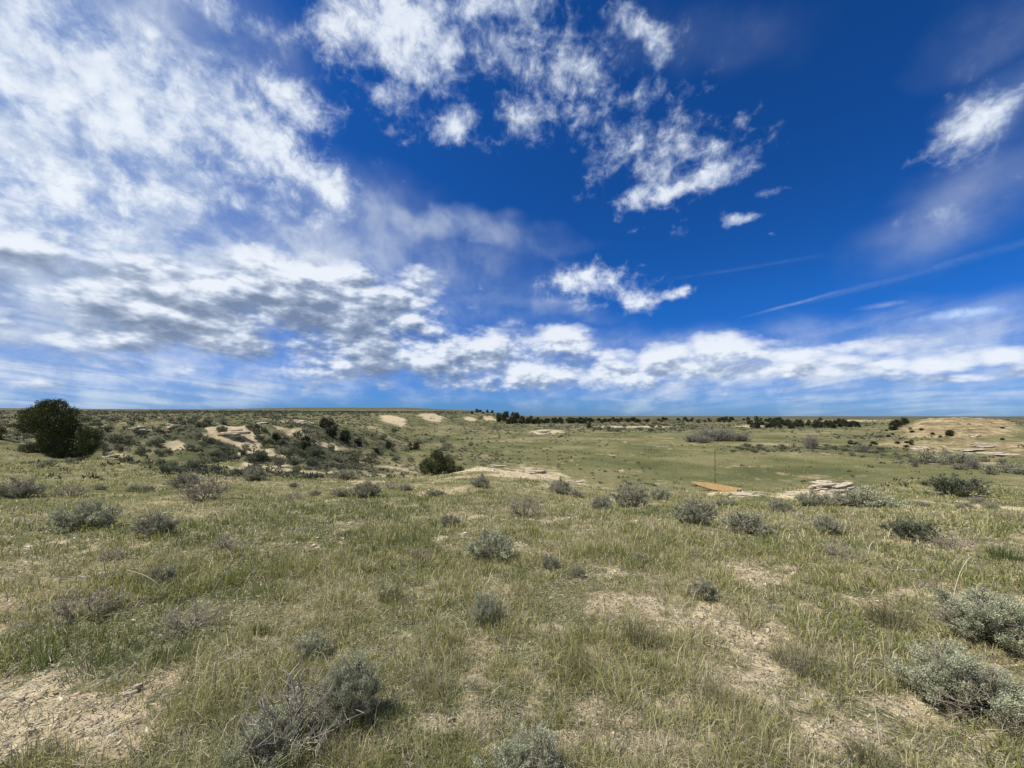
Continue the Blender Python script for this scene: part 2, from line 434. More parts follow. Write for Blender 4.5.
def terr(x, y):
    """ground height (world z) at arrays x, y"""
    x = np.asarray(x, float); y = np.asarray(y, float)
    r = np.hypot(x, y) + 1e-6
    ph = np.arctan2(x, y)
    fi = (np.clip(np.log(np.maximum(r, 0.4)), LR0, LR1 - 1e-6) - LR0) / (LR1 - LR0) * (NLR - 1)
    fp = (ph + math.pi) / (2 * math.pi) * (len(phg) - 1)
    i = np.clip(fi.astype(int), 0, NLR - 2); j = np.clip(fp.astype(int), 0, len(phg) - 2)
    a = fi - i; b = fp - j
    z = (TAB[j, i] * (1 - a) + TAB[j, i + 1] * a) * (1 - b) + (TAB[j + 1, i] * (1 - a) + TAB[j + 1, i + 1] * a) * b
    z = z + EYE
    z = z + 0.022 * fbm(x / 0.45, y / 0.45, 3, 11) * (1 - sstep(r, 15, 40))
    z = z + 0.05 * fbm(x / 1.7, y / 1.7, 3, 21) * sstep(r, 1.5, 5) * (1 - sstep(r, 60, 150))
    rough = 0.25 + 0.75 * np.exp(-((ph + 0.75) / 0.40) ** 2) + 0.9 * np.exp(-((ph - 0.86) / 0.13) ** 2) * sstep(r, 120, 150)
    z = z + 0.75 * fbm(x / 6.0, y / 6.0, 5, 31, 0.55) * sstep(r, 20, 60) * (1 - sstep(r, 500, 900)) * rough
    gul = np.abs(fbm(x / 14.0, y / 14.0, 3, 61))
    z = z - 3.2 * np.maximum(0, 0.35 - gul) * sstep(r, 35, 55) * (1 - sstep(r, 400, 600)) * np.clip(rough - 0.25, 0, 1)
    z = z + 1.2 * fbm(x / 90.0, y / 90.0, 3, 41) * sstep(r, 300, 700)
    z = z + 9.0 * fbm(x / 900.0, y / 900.0, 4, 51) * sstep(r, 1200, 5000)
    return z


def hit(px, py, y0=1.2):
    """first point of the ground seen at a photograph position"""
    t = np.exp(np.linspace(math.log(y0), math.log(15000), 420))
    x = (px - CX) / F * t
    p = CY - (terr(x, t) - EYE) * F / t
    k = np.argmax(p <= py) if (p <= py).any() else len(t) - 1
    if 0 < k:
        t = np.linspace(t[k - 1], t[k], 24)
        x = (px - CX) / F * t
        p = CY - (terr(x, t) - EYE) * F / t
        k = np.argmax(p <= py) if (p <= py).any() else len(t) - 1
    return float(x[k]), float(t[k])


def gz(x, y):
    return float(terr(np.array([x]), np.array([y]))[0])


def patch_field(items, x, y):
    acc = np.zeros(np.shape(x))
    for px, py, w, h, st in items:
        X, Y = hit(px, py)
        Y1 = hit(px, py + h)[1]; Y2 = hit(px, py - h)[1]
        Y2 = min(Y2, Y + 2.5 * max(Y - Y1, w * Y / F * 0.3) + 0.05)
        cy_, ry = (Y1 + Y2) / 2, max((Y2 - Y1) / 2, 0.05)
        u = (px - CX) / F
        a = np.nonzero((np.abs(y - cy_) < ry * 1.7) & (np.abs(x - u * y) < w * Y / F * 1.7))[0]
        q = ((x[a] - u * y[a]) / (w * Y / F)) ** 2 + ((y[a] - cy_) / ry) ** 2
        acc[a] = np.maximum(acc[a], st * (1 - sstep(np.sqrt(q), 0.1, 1.65)))
    return acc


BARE = [
 (50,722,105,40,2.2),(15,702,55,22,1.9),(120,702,40,16,1.6),(625,606,40,9,1.15),(560,625,30,10,.6),(695,618,34,8,.95),(750,640,34,16,1.1),(775,672,36,14,1.2),(815,700,40,16,1.1),(745,690,30,10,.7),(680,655,26,8,.7),
 (700,742,60,18,.9),(610,735,26,10,.8),(850,745,60,24,.9),(610,575,25,5,.7),(755,575,35,9,.95),(600,560,22,4,.6),(375,642,45,9,.9),(330,636,35,7,.6),(455,718,50,16,1.0),(540,745,60,14,.9),(660,700,40,10,.8),
 (480,690,35,10,.6),(870,600,60,8,.7),(960,598,70,9,.7),(955,548,60,6,.6),(1000,508,50,8,.8),(930,500,40,5,.7),(860,560,60,5,.6),(600,660,40,10,.6),(560,700,50,14,.7),(420,600,40,8,.5),
 (810,494,42,6,1.3),(740,494,32,3,1.2),(640,745,50,18,.8),(880,700,40,16,.95),(985,745,50,18,.9),(830,735,50,16,1.0),(260,640,35,8,.5),(150,660,25,6,.5),
 (500,474,55,6,1.1),(560,481,40,5,1.1),(530,471,48,3,1.5),(400,474,55,5,.9),(440,492,40,4,.7),(290,469,60,5,.8),(340,483,50,4,.7),(238,437,26,10,2.6),(268,455,30,7,1.3),(205,432,14,5,1.3),(290,431,20,4,1.2),(185,446,18,4,1.0),(330,448,14,4,1.0),(112,455,12,3,1.2),(12,455,22,5,.8),(35,434,18,3,1.1),
 (200,478,60,4,.5),(620,500,30,3,.5),(560,520,40,4,.5),(470,520,22,3,.6),
 (393,420,13,4.5,1.6),(430,418,14,4,1.6),(470,419,7,2.5,1.3),(490,419,6,3,1.2),(546,432,17,2.5,1.4),(375,428,12,3,.6),
 (635,427,60,1.5,1.0),(760,426,26,1.8,1.2),(855,421,60,1.5,1.0),(300,421,26,2.5,1.2),(170,428,14,2,1.0),(137,428,10,2,.8),(1000,462,30,3,.4),
]
HILLB = [(925,428,24,8,2.6),(945,425,34,10,3.0),(975,425,34,10,3.0),(950,432,50,6,2.4),(990,430,24,5,1.8),(905,433,20,3,1.1),(960,447,60,6,1.5),(1010,449,50,7,1.6),(905,444,34,4,1.0)]
SCRUB = [(200,412.5,330,2.5,1.3),(760,417.8,320,1.3,1.5),(450,413.5,60,2,1.0),(210,443,200,18,2.0),(320,445,60,22,1.6),(640,420.5,190,2.5,1.3),(900,421,120,2,.9),(60,428,150,8,.8),(370,440,30,10,.8),(30,440,60,12,.7),(200,417,260,6,.8),(650,428,170,4,.8),(560,422,120,3,1.0),(800,425,100,4,.9),(820,449,110,3,1.0),(960,462,90,5,.9),(880,437,60,4,.7),(240,475,160,10,.5),(1000,420,60,3,.7),(440,425,60,5,.4)]
GREEN = [(760,464,190,14,1.2),(640,456,130,10,.9),(900,458,110,7,.9),(560,450,90,8,.6),(90,660,62,13,1.6),(60,640,70,14,.8),(330,520,120,25,.7),(160,640,60,20,.6),
 (920,470,60,6,.7),(250,560,120,30,.6),(500,590,120,20,.5),(440,440,60,5,.4),(790,670,25,12,.7),(1000,555,40,8,.8),(300,700,60,30,.4)]


def masks(x, y):
    r = np.hypot(x, y)
    lr_, pa_ = np.log(r + 0.3) * 5.5, np.arctan2(x, y) * 9
    x0, y0 = x, y
    wr = np.minimum(0.07 * r, 2.2 + 0.004 * r)
    x = x0 + wr * fbm(pa_, lr_, 4, 63, 0.6); y = y0 + wr * 1.3 * fbm(pa_ + 9.1, lr_ + 3.3, 4, 67, 0.6)
    pb_, ph_, pg_ = patch_field(BARE, x, y), patch_field(HILLB, x, y), patch_field(GREEN, x, y)
    ps_ = patch_field(SCRUB, x, y)
    x, y = x0, y0
    sc_ = 1.0 * fbm(x / 0.32, y / 0.32, 4, 71, 0.75) * (1 - sstep(r, 10, 30)) + 0.5 * fbm(x / 2.4, y / 2.4, 4, 73) * (1 - sstep(r, 120, 300)) + 0.55 * fbm(x / 14, y / 14, 4, 75) * sstep(r, 20, 80)
    bare = np.clip(pb_ * 1.1 - 0.16 + sc_ * 1.15 - 0.05, 0, 1)
    bare = sstep(bare, 0.15, 0.75)
    hb = sstep(np.clip(ph_ + sc_ * 1.6, 0, 3), 0.4, 1.3)
    gr = pg_ * 0.8 + 0.32 + 0.5 * fbm(x / 3.0, y / 3.0, 3, 81) * (1 - sstep(r, 40, 90)) + 0.45 * fbm(x / 35, y / 35, 4, 83) * sstep(r, 15, 80) + 0.3 * fbm(x / 0.9, y / 0.9, 2, 84) * (1 - sstep(r, 8, 20))
    gr = np.clip(gr, 0, 1)
    scr = np.clip(ps_ * 0.9 + sc_ * 0.6 - 0.1, 0, 1) * sstep(ps_, 0.02, 0.25) * (1 - 0.8 * hb) * (1 - 0.85 * bare)
    scr = np.maximum(scr, sstep(r, 450, 1100) * np.clip(0.95 + 0.4 * fbm(x / 400, y / 400, 3, 85), 0, 1) * (1 - 0.7 * bare))
    return bare, gr, hb, scr


front = np.linspace(R(-66), R(66), 960)
sidea = np.linspace(R(66), R(294), 120)[1:-1]
pa = np.concatenate([front, sidea])
rr = np.exp(np.linspace(math.log(0.5), math.log(24000), 860))
PA, RR = np.meshgrid(pa, rr)
tx, ty = (RR * np.sin(PA)).ravel(), (RR * np.cos(PA)).ravel()
tz = terr(tx, ty)
bare, green, hillb, scrub_m = masks(tx, ty)
tv = np.concatenate([np.stack([tx, ty, tz], -1), [[0, 0, gz(0, 0.5)]]])
n_r, n_p = PA.shape
ii = np.arange(n_r * n_p).reshape(n_r, n_p)
nx = np.roll(ii, -1, 1)
tq = np.stack([ii[:-1], ii[1:], nx[1:], nx[:-1]], -1).reshape(-1, 4)[:, ::-1]
ctr = n_r * n_p
cq = np.stack([np.full(n_p // 2, ctr), ii[0, 0::2][:n_p // 2], np.roll(ii[0], -1)[0::2][:n_p // 2], np.roll(ii[0], -2)[0::2][:n_p // 2]], -1)[:, ::-1]
gme = np_mesh('ground', tv, np.concatenate([tq, cq]), smooth=True)
mk = np.zeros((len(tv), 4)); mk[:-1, 0] = bare; mk[:-1, 1] = green; mk[:-1, 2] = hillb; mk[:-1, 3] = scrub_m
col_attr(gme, 'mask', mk)
ground = bpy.data.objects.new('ground', gme)
col.objects.link(ground)
tagk(ground, 'structure')


def new_mat(name, rough=0.85, spec=0.2):
    m = bpy.data.materials.new(name)
    m.use_nodes = True
    t = m.node_tree
    b = t.nodes['Principled BSDF']
    b.inputs['Roughness'].default_value = rough
    b.inputs['Specular IOR Level'].default_value = spec
    return m, NT(t), b


def cramp(N, v, stops):
    n = N.node('ShaderNodeValToRGB')
    N.set(n, 0, v)
    c = n.color_ramp
    c.elements[0].position = stops[0][0]; c.elements[0].color = (*stops[0][1], 1)
    c.elements[1].position = stops[-1][0]; c.elements[1].color = (*stops[-1][1], 1)
    for p_, q_ in stops[1:-1]:
        e = c.elements.new(p_); e.color = (*q_, 1)
    return n.outputs[0]


gm_, N, pb = new_mat('prairie_ground', 0.95, 0.1)
geo = N.node('ShaderNodeNewGeometry'); Pg = geo.outputs['Position']
at = N.node('ShaderNodeAttribute', attribute_name='mask')
s3 = N.node('ShaderNodeSeparateXYZ'); N.set(s3, 0, at.outputs['Vector'])
mb, mg, mh = s3.outputs
nA = N.noise(Pg, 0.9, 6, 0.65)
nB = N.noise(Pg, 9.0, 6, 0.7)
nC = N.noise(Pg, 0.09, 6, 0.65)
nD = N.noise(Pg, 0.022, 5, 0.6)
# distance from the knoll decides how coarse the turf mottling is
sp = N.node('ShaderNodeSeparateXYZ'); N.set(sp, 0, Pg)
far = N.ramp(sp.outputs[1], 25, 90)
mot = N.mix(far, nA, nC)
mot2 = N.m('ADD', N.m('MULTIPLY', mot, 0.65), N.m('MULTIPLY', nB, 0.35))
turf = cramp(N, N.m('ADD', mot2, N.m('MULTIPLY', N.m('SUBTRACT', mg, 0.4), -0.18)),
             [(0.34, (0.062, 0.072, 0.026)), (0.46, (0.112, 0.115, 0.046)), (0.56, (0.185, 0.165, 0.080)), (0.68, (0.34, 0.285, 0.165))])
lush = cramp(N, N.m('ADD', N.m('MULTIPLY', nD, 0.6), N.m('MULTIPLY', mot, 0.4)), [(0.38, (0.088, 0.094, 0.037)), (0.5, (0.145, 0.142, 0.058)), (0.62, (0.235, 0.205, 0.100))])
grass_c = N.mix(N.m('MULTIPLY', mg, N.ramp(far, 0, 1, 0.25, 0.9)), turf, lush)
soil = cramp(N, N.m('ADD', N.m('MULTIPLY', nB, 0.6), N.m('MULTIPLY', nA, 0.4)), [(0.34, (0.26, 0.20, 0.115)), (0.5, (0.45, 0.365, 0.225)), (0.66, (0.62, 0.53, 0.36))])
mpz = N.node('ShaderNodeMapping'); N.set(mpz, 0, Pg); mpz.inputs[3].default_value = (0.05, 0.05, 1.6)
strat = N.noise(mpz.outputs[0], 1.0, 5, 0.6)
clayc = cramp(N, N.m('ADD', N.m('MULTIPLY', strat, 0.5), N.m('MULTIPLY', N.noise(Pg, 0.30, 6, 0.7), 0.5)), [(0.37, (0.10, 0.085, 0.045)), (0.46, (0.20, 0.155, 0.080)), (0.55, (0.34, 0.265, 0.145)), (0.66, (0.54, 0.47, 0.33))])
c = N.mix(mb, grass_c, soil)
brush = cramp(N, N.m('ADD', N.m('MULTIPLY', N.noise(Pg, 0.55, 6, 0.7), 0.6), N.m('MULTIPLY', nC, 0.4)), [(0.38, (0.032, 0.036, 0.020)), (0.49, (0.062, 0.063, 0.036)), (0.58, (0.115, 0.105, 0.062)), (0.70, (0.26, 0.215, 0.14))])
c = N.mix(N.m('MULTIPLY', at.outputs['Alpha'], 0.85), c, brush)
c = N.mix(mh, c, clayc)
N.set(pb, 'Base Color', c)
bmp = N.node('ShaderNodeBump'); bmp.inputs['Strength'].default_value = 0.55; bmp.inputs['Distance'].default_value = 0.03
N.set(bmp, 'Height', N.m('ADD', N.noise(Pg, 22.0, 6, 0.7), nB))
bmp2 = N.node('ShaderNodeBump'); bmp2.inputs['Strength'].default_value = 0.7
N.set(bmp2, 'Distance', N.m('MULTIPLY', far, 0.8))
N.set(bmp2, 'Height', N.noise(Pg, 0.7, 7, 0.7)); N.set(bmp2, 'Normal', bmp.outputs[0])
N.set(pb, 'Normal', bmp2.outputs[0])
gme.materials.append(gm_)
print('TIME 20_terrain', round(time.time() - T00, 1))
# ------------------------------------------------------------ grass
def leaf_mat(name, transl=0.3, rough=0.6, attr='tint'):
    m = bpy.data.materials.new(name); m.use_nodes = True
    t = m.node_tree; t.nodes.clear(); N = NT(t)
    at = N.node('ShaderNodeAttribute', attribute_name=attr)
    d = N.node('ShaderNodeBsdfDiffuse'); N.set(d, 0, at.outputs[0])
    tl = N.node('ShaderNodeBsdfTranslucent'); N.set(tl, 0, at.outputs[0])
    g = N.node('ShaderNodeBsdfGlossy'); g.inputs['Roughness'].default_value = rough; g.inputs[0].default_value = (1, 1, 1, 1)
    mx = N.node('ShaderNodeMixShader'); N.set(mx, 0, transl); N.set(mx, 1, d.outputs[0]); N.set(mx, 2, tl.outputs[0])
    m2 = N.node('ShaderNodeMixShader'); N.set(m2, 0, 0.03); N.set(m2, 1, mx.outputs[0]); N.set(m2, 2, g.outputs[0])
    o = N.node('ShaderNodeOutputMaterial'); t.links.new(m2.outputs[0], o.inputs[0])
    return m


GRASS_MAT = leaf_mat('grass_blade', 0.32)
PAL = np.array([[0.100, 0.138, 0.022], [0.200, 0.225, 0.042], [0.335, 0.320, 0.095], [0.44, 0.385, 0.19], [0.56, 0.49, 0.31], [0.20, 0.17, 0.12]])


def blades(base, az, h, w, lean, tint):
    """triangulated two-segment blades; returns verts, tris, colours"""
    n = len(base)
    out = np.stack([np.sin(az), np.cos(az), np.zeros(n)], -1)
    tw = rng.uniform(0, 2 * np.pi, n)
    side = np.stack([np.cos(tw), np.sin(tw), np.zeros(n)], -1)
    up = np.array([0, 0, 1.0])
    p1 = base + out * (h * lean * 0.30)[:, None] + up * (h * 0.55 * (1 - 0.25 * lean))[:, None]
    p2 = base + out * (h * lean * 0.95)[:, None] + up * (h * (1 - 0.62 * lean))[:, None]
    hw = side * (w / 2)[:, None]
    V = np.stack([base - hw, base + hw, p1 + hw * 0.8, p1 - hw * 0.8, p2], 1).reshape(-1, 3)
    i = np.arange(n)[:, None] * 5
    T = np.concatenate([i + [0, 1, 2], i + [0, 2, 3], i + [3, 2, 4]], 1).reshape(-1, 3)
    C = np.repeat(tint, 5, 0)
    return V, T, np.concatenate([C, np.ones((len(C), 1))], 1)


def grass_field(nt, r0, r1, per, hscale=1.0, spread=0.05, phw=62, seed=0, dryb=0.0):
    ph = rng.uniform(R(-phw), R(phw), nt)
    r = np.exp(rng.uniform(math.log(r0), math.log(r1), nt))
    x, y = r * np.sin(ph), r * np.cos(ph)
    b, g, hb, sb = masks(x, y)
    clump = fbm(x / 0.35, y / 0.35, 2, 91)
    keep = rng.random(nt) < (1 - 0.76 * b - 0.19 * sstep(b, 0.8, 1.0)) * (1 - 0.9 * hb) * (0.60 + 0.9 * clump * (r < 14))
    x, y, r, b, g = x[keep], y[keep], r[keep], b[keep], g[keep]
    n = len(x)
    th = (0.078 + 0.075 * np.clip(fbm(x / 1.3, y / 1.3, 2, 93), -1, 1) + 0.05 * g + 0.05 * rng.random(n)) * hscale * (1 - 0.45 * b)
    th = np.maximum(th, 0.05) * (1 + 0.35 * sstep(r, 8, 40))
    dry = fbm(x / 0.8, y / 0.8, 3, 95) * 0.5 + fbm(x / 5, y / 5, 2, 97) * 0.35 - (g - 0.45) * 0.9 + b * 0.5 + dryb
    k = per
    X, Y = np.repeat(x, k), np.repeat(y, k)
    m = len(X)
    rad = spread * (1 + 0.02 * np.repeat(r, k)) * np.sqrt(rng.random(m)) * 1.3
    az = rng.uniform(0, 2 * np.pi, m)
    X = X + rad * np.sin(az); Y = Y + rad * np.cos(az)
    h = np.repeat(th, k) * rng.uniform(0.5, 1.25, m)
    rK = np.repeat(r, k)
    w = np.maximum(0.0022, rK * 0.00095) * rng.uniform(0.7, 1.5, m)
    lean = np.clip(rng.beta(1.6, 2.2, m) * 1.1 + 0.05, 0, 1)
    base = np.stack([X, Y, terr(X, Y) - 0.01], -1)
    t = np.repeat(dry, k) * 0.9 + rng.normal(0, 0.42, m) - 0.04
    ci = np.clip((t + 0.75) / 1.75 * 4.2, 0, 4.999)
    c0 = ci.astype(int); f = (ci - c0)[:, None]
    tint = PAL[np.minimum(c0, 4)] * (1 - f) + PAL[np.minimum(c0 + 1, 4)] * f
    grey = rng.random(m) < 0.14
    tint[grey] = PAL[5]
    tint = tint * rng.uniform(0.75, 1.25, m)[:, None]
    # last year's stems lie flat in the litter
    fl = rng.random(m) < 0.12
    lean[fl] = 1.25
    tint[fl] = PAL[4] * rng.uniform(0.6, 1.05, fl.sum())[:, None]
    return blades(base, az + rng.normal(0, 0.5, m), h, w, lean, tint)


def join_stuff(parts):
    off = 0; V, T, C = [], [], []
    for v, t, c in parts:
        V.append(v); T.append(t + off); C.append(c); off += len(v)
    return np.concatenate(V), np.concatenate(T), np.concatenate(C)


GQ = float(os.environ.get('GQ', '1'))
def litter(n, r0, r1):
    ph = rng.uniform(R(-62), R(62), n); r = np.exp(rng.uniform(math.log(r0), math.log(r1), n))
    x, y = r * np.sin(ph), r * np.cos(ph)
    a = rng.uniform(0, 6.283, n)
    d = np.stack([np.cos(a), np.sin(a), rng.normal(0.05, 0.22, n)], -1)
    l = rng.uniform(0.015, 0.07, n) * (1 + 0.06 * r); w = np.maximum(0.003, 0.0012 * r) * rng.uniform(0.6, 1.6, n)
    s = np.stack([-np.sin(a), np.cos(a), rng.normal(0, 0.3, n)], -1)
    c = np.stack([x, y, terr(x, y) + 0.004 + 0.01 * rng.random(n)], -1)
    V = np.stack([c - s * w[:, None] * 0.5, c + s * w[:, None] * 0.5, c + d * l[:, None]], 1).reshape(-1, 3)
    T = np.arange(n * 3).reshape(-1, 3)
    P = np.array([[0.54, 0.48, 0.32], [0.36, 0.31, 0.20], [0.18, 0.15, 0.11], [0.08, 0.07, 0.05], [0.30, 0.29, 0.25], [0.13, 0.15, 0.045]])
    C = P[rng.choice(6, n, p=[.24, .2, .16, .16, .1, .14])] * rng.uniform(0.75, 1.2, n)[:, None]
    return V, T, np.concatenate([np.repeat(C, 3, 0), np.ones((n * 3, 1))], 1)


gv, gt, gc_ = join_stuff([
    litter(int(230000 * GQ), 0.8, 14),
    grass_field(int(38000 * GQ), 0.7, 7, 9, 0.95, 0.045),
    grass_field(int(40000 * GQ), 5, 40, 8, 1.0, 0.07),
    grass_field(int(12000 * GQ), 30, 190, 6, 1.0, 0.14),
    grass_field(int(7000 * GQ), 1.0, 16, 2, 1.9, 0.05, dryb=0.9),
    grass_field(int(5000 * GQ), 1.0, 14, 12, 1.25, 0.035, dryb=-0.35),
])
me = np_mesh('grass', gv, gt, [GRASS_MAT])
col_attr(me, 'tint', gc_)
grass = bpy.data.objects.new('grass', me)
col.objects.link(grass)
tagk(grass, 'stuff', 'mixed green and straw prairie grass covering the knoll and valley', 'grass')

# ------------------------------------------------------------ stone chips on the bare soil
bm_ico = np.array([[-1, 0, 0], [1, 0, 0], [0, -1, 0], [0, 1, 0], [0, 0, -1], [0, 0, 1]], float)
OF = np.array([[0, 2, 5], [2, 1, 5], [1, 3, 5], [3, 0, 5], [2, 0, 4], [1, 2, 4], [3, 1, 4], [0, 3, 4]])


def chips(n0, r0, r1):
    ph = rng.uniform(R(-62), R(62), n0)
    r = np.exp(rng.uniform(math.log(r0), math.log(r1), n0))
    x, y = r * np.sin(ph), r * np.cos(ph)
    b, g, hb, sb = masks(x, y)
    keep = rng.random(n0) < b ** 1.5 * 0.9 + 0.03
    x, y, r, b = x[keep], y[keep], r[keep], b[keep]
    n = len(x)
    s = np.exp(rng.normal(-0.35, 0.6, n)) * np.maximum(0.006, 0.0024 * r)
    s = np.minimum(s, 0.06 + 0.004 * r)
    az = rng.normal(0.6, 0.7, n)
    ax = s * rng.uniform(0.9, 1.9, n); ay = s * rng.uniform(0.5, 1.0, n); azz = s * rng.uniform(0.15, 0.35, n)
    loc = bm_ico[None] * (1 + rng.normal(0, 0.18, (n, 6, 1))) * np.stack([ax, ay, azz], -1)[:, None, :]
    loc = loc + rng.normal(0, 0.12, (n, 6, 3)) * s[:, None, None] * np.array([1, 1, 0.4])
    tl = rng.normal(0, 0.25, n)[:, None]
    loc[:, :, 2] += loc[:, :, 0] * tl
    c, sn = np.cos(az)[:, None], np.sin(az)[:, None]
    X = loc[:, :, 0] * c - loc[:, :, 1] * sn; Y = loc[:, :, 0] * sn + loc[:, :, 1] * c
    V = np.stack([X + x[:, None], Y + y[:, None], loc[:, :, 2] + (terr(x, y) + azz * 0.35)[:, None]], -1).reshape(-1, 3)
    T = (np.arange(n)[:, None, None] * 6 + OF[None]).reshape(-1, 3)
    base = np.array([[0.52, 0.42, 0.26], [0.64, 0.55, 0.38], [0.40, 0.30, 0.18], [0.50, 0.45, 0.35]])[rng.integers(0, 4, n)]
    base = base * rng.uniform(0.7, 1.12, n)[:, None]
    C = np.concatenate([np.repeat(base, 6, 0), np.ones((n * 6, 1))], 1)
    return V, T, C


STONE_MAT = leaf_mat('stone_chip', 0.0, 0.7)
cvv, ctt, ccc = join_stuff([chips(int(110000 * GQ), 0.9, 9), chips(int(22000 * GQ), 7, 45)])
me = np_mesh('gravel', cvv, ctt, [STONE_MAT]); col_attr(me, 'tint', ccc)
gravel = bpy.data.objects.new('gravel', me); col.objects.link(gravel)
tagk(gravel, 'stuff', 'tan sandstone chips strewn over the bare soil patches', 'gravel')

# ------------------------------------------------------------ low scrub too dense to count
def scrub_field(n0):
    ph = rng.uniform(R(-60), R(60), n0); r = np.exp(rng.uniform(math.log(24), math.log(700), n0))
    x, y = r * np.sin(ph), r * np.cos(ph)
    b, g, hb, sb = masks(x, y)
    cl = fbm(x / (0.05 * r + 1), y / (0.05 * r + 1), 3, 101)
    keep = rng.random(n0) < np.clip(sb * (0.95 + 0.7 * cl), 0, 1) + 0.03 * (r > 60) * np.clip(fbm(x / 30, y / 30, 3, 103) * 1.5, 0, 1)
    x, y, r = x[keep], y[keep], r[keep]; n = len(x); k = 16
    s = np.minimum(rng.uniform(0.25, 0.8, n) * (0.6 + r / 130), 2.2)
    d = rng.normal(0, 1, (n, k, 3)); d[:, :, 2] = np.abs(d[:, :, 2]); d /= np.linalg.norm(d, axis=2)[:, :, None]
    c = d * (s[:, None, None] * rng.uniform(0.25, 0.5, (n, k, 1))) * np.array([1, 1, 0.75])
    c = c + np.stack([x, y, terr(x, y) - 0.05], -1)[:, None, :]
    dd = (d * 0.6 + rng.normal(0, 0.6, (n, k, 3)) + [0, 0, 0.3]).reshape(-1, 3)
    dd /= np.linalg.norm(dd, axis=1)[:, None]
    sd = np.cross(dd, rng.normal(0, 1, dd.shape)); sd /= np.linalg.norm(sd, axis=1)[:, None]
    l = np.repeat(s, k)[:, None] * rng.uniform(0.2, 0.42, (n * k, 1)); c = c.reshape(-1, 3)
    V = np.stack([c - sd * l * 0.35, c + sd * l * 0.35, c + dd * l], 1).reshape(-1, 3)
    P = np.array([[0.038, 0.045, 0.024], [0.072, 0.078, 0.044], [0.13, 0.135, 0.088], [0.10, 0.085, 0.06]])
    C = np.repeat(P[rng.choice(4, n, p=[.35, .35, .18, .12])] * rng.uniform(0.7, 1.3, n)[:, None], k * 3, 0)
    return V, np.arange(len(V)).reshape(-1, 3), np.concatenate([C, np.ones((len(C), 1))], 1)


V, T, C = scrub_field(int(60000 * GQ))
me = np_mesh('scrub', V, T, [GRASS_MAT]); col_attr(me, 'tint', C)
o = bpy.data.objects.new('scrub', me); col.objects.link(o)
tagk(o, 'stuff', 'dull grey-green scrub thickly covering the left bluff and the far valley', 'scrub')
print('TIME 30_grass', round(time.time() - T00, 1))
# ------------------------------------------------------------ plant building
def leaves(c, d, l, w, tint):
    """diamond shaped leaves at c pointing along d"""
    n = len(c)
    d = d / np.linalg.norm(d, axis=1)[:, None]
    s = np.cross(d, rng.normal(0, 1, (n, 3))); s /= np.linalg.norm(s, axis=1)[:, None] + 1e-9
    l = l[:, None]; w = w[:, None]
    V = np.stack([c, c + d * l * 0.45 + s * w * 0.5, c + d * l, c + d * l * 0.45 - s * w * 0.5], 1).reshape(-1, 3)
    i = np.arange(n)[:, None] * 4
    T = np.concatenate([i + [0, 1, 2], i + [0, 2, 3]], 1).reshape(-1, 3)
    C = np.concatenate([np.repeat(tint, 4, 0), np.ones((n * 4, 1))], 1)
    return V, T, C


def tube(pts, rad, tint, sides=4):
    pts = np.asarray(pts, float); n = len(pts)
    t = np.gradient(pts, axis=0); t /= np.linalg.norm(t, axis=1)[:, None] + 1e-9
    a = np.cross(t, [0.31, 0.77, 0.55]); a /= np.linalg.norm(a, axis=1)[:, None] + 1e-9
    b = np.cross(t, a)
    an = np.arange(sides) * 2 * math.pi / sides
    rad = np.broadcast_to(rad, (n,))
    V = (pts[:, None] + (a[:, None] * np.cos(an)[None, :, None] + b[:, None] * np.sin(an)[None, :, None]) * rad[:, None, None]).reshape(-1, 3)
    T = []
    for k in range(n - 1):
        for j in range(sides):
            p, q = k * sides + j, k * sides + (j + 1) % sides
            T += [[p, q, q + sides], [p, q + sides, p + sides]]
    C = np.tile(np.array([*tint, 1.0]), (len(V), 1))
    return V, np.array(T), C


BARK_MAT = leaf_mat('twig_bark', 0.0, 0.6)
LEAF_MAT = leaf_mat('shrub_leaf', 0.22, 0.55)
NEEDLE_MAT = leaf_mat('juniper_foliage', 0.12, 0.5)


def to_mesh(name, parts, mat, scale=1.0):
    V, T, C = join_stuff(parts)
    me = np_mesh(name, V * scale, T, [mat]); col_attr(me, 'tint', C)
    return me


def curve_pts(a, b, bend, n=6):
    a, b = np.array(a), np.array(b)
    t = np.linspace(0, 1, n)[:, None]
    return a * (1 - t) ** 2 + (a * 0.45 + b * 0.55 + bend) * 2 * t * (1 - t) + b * t * t


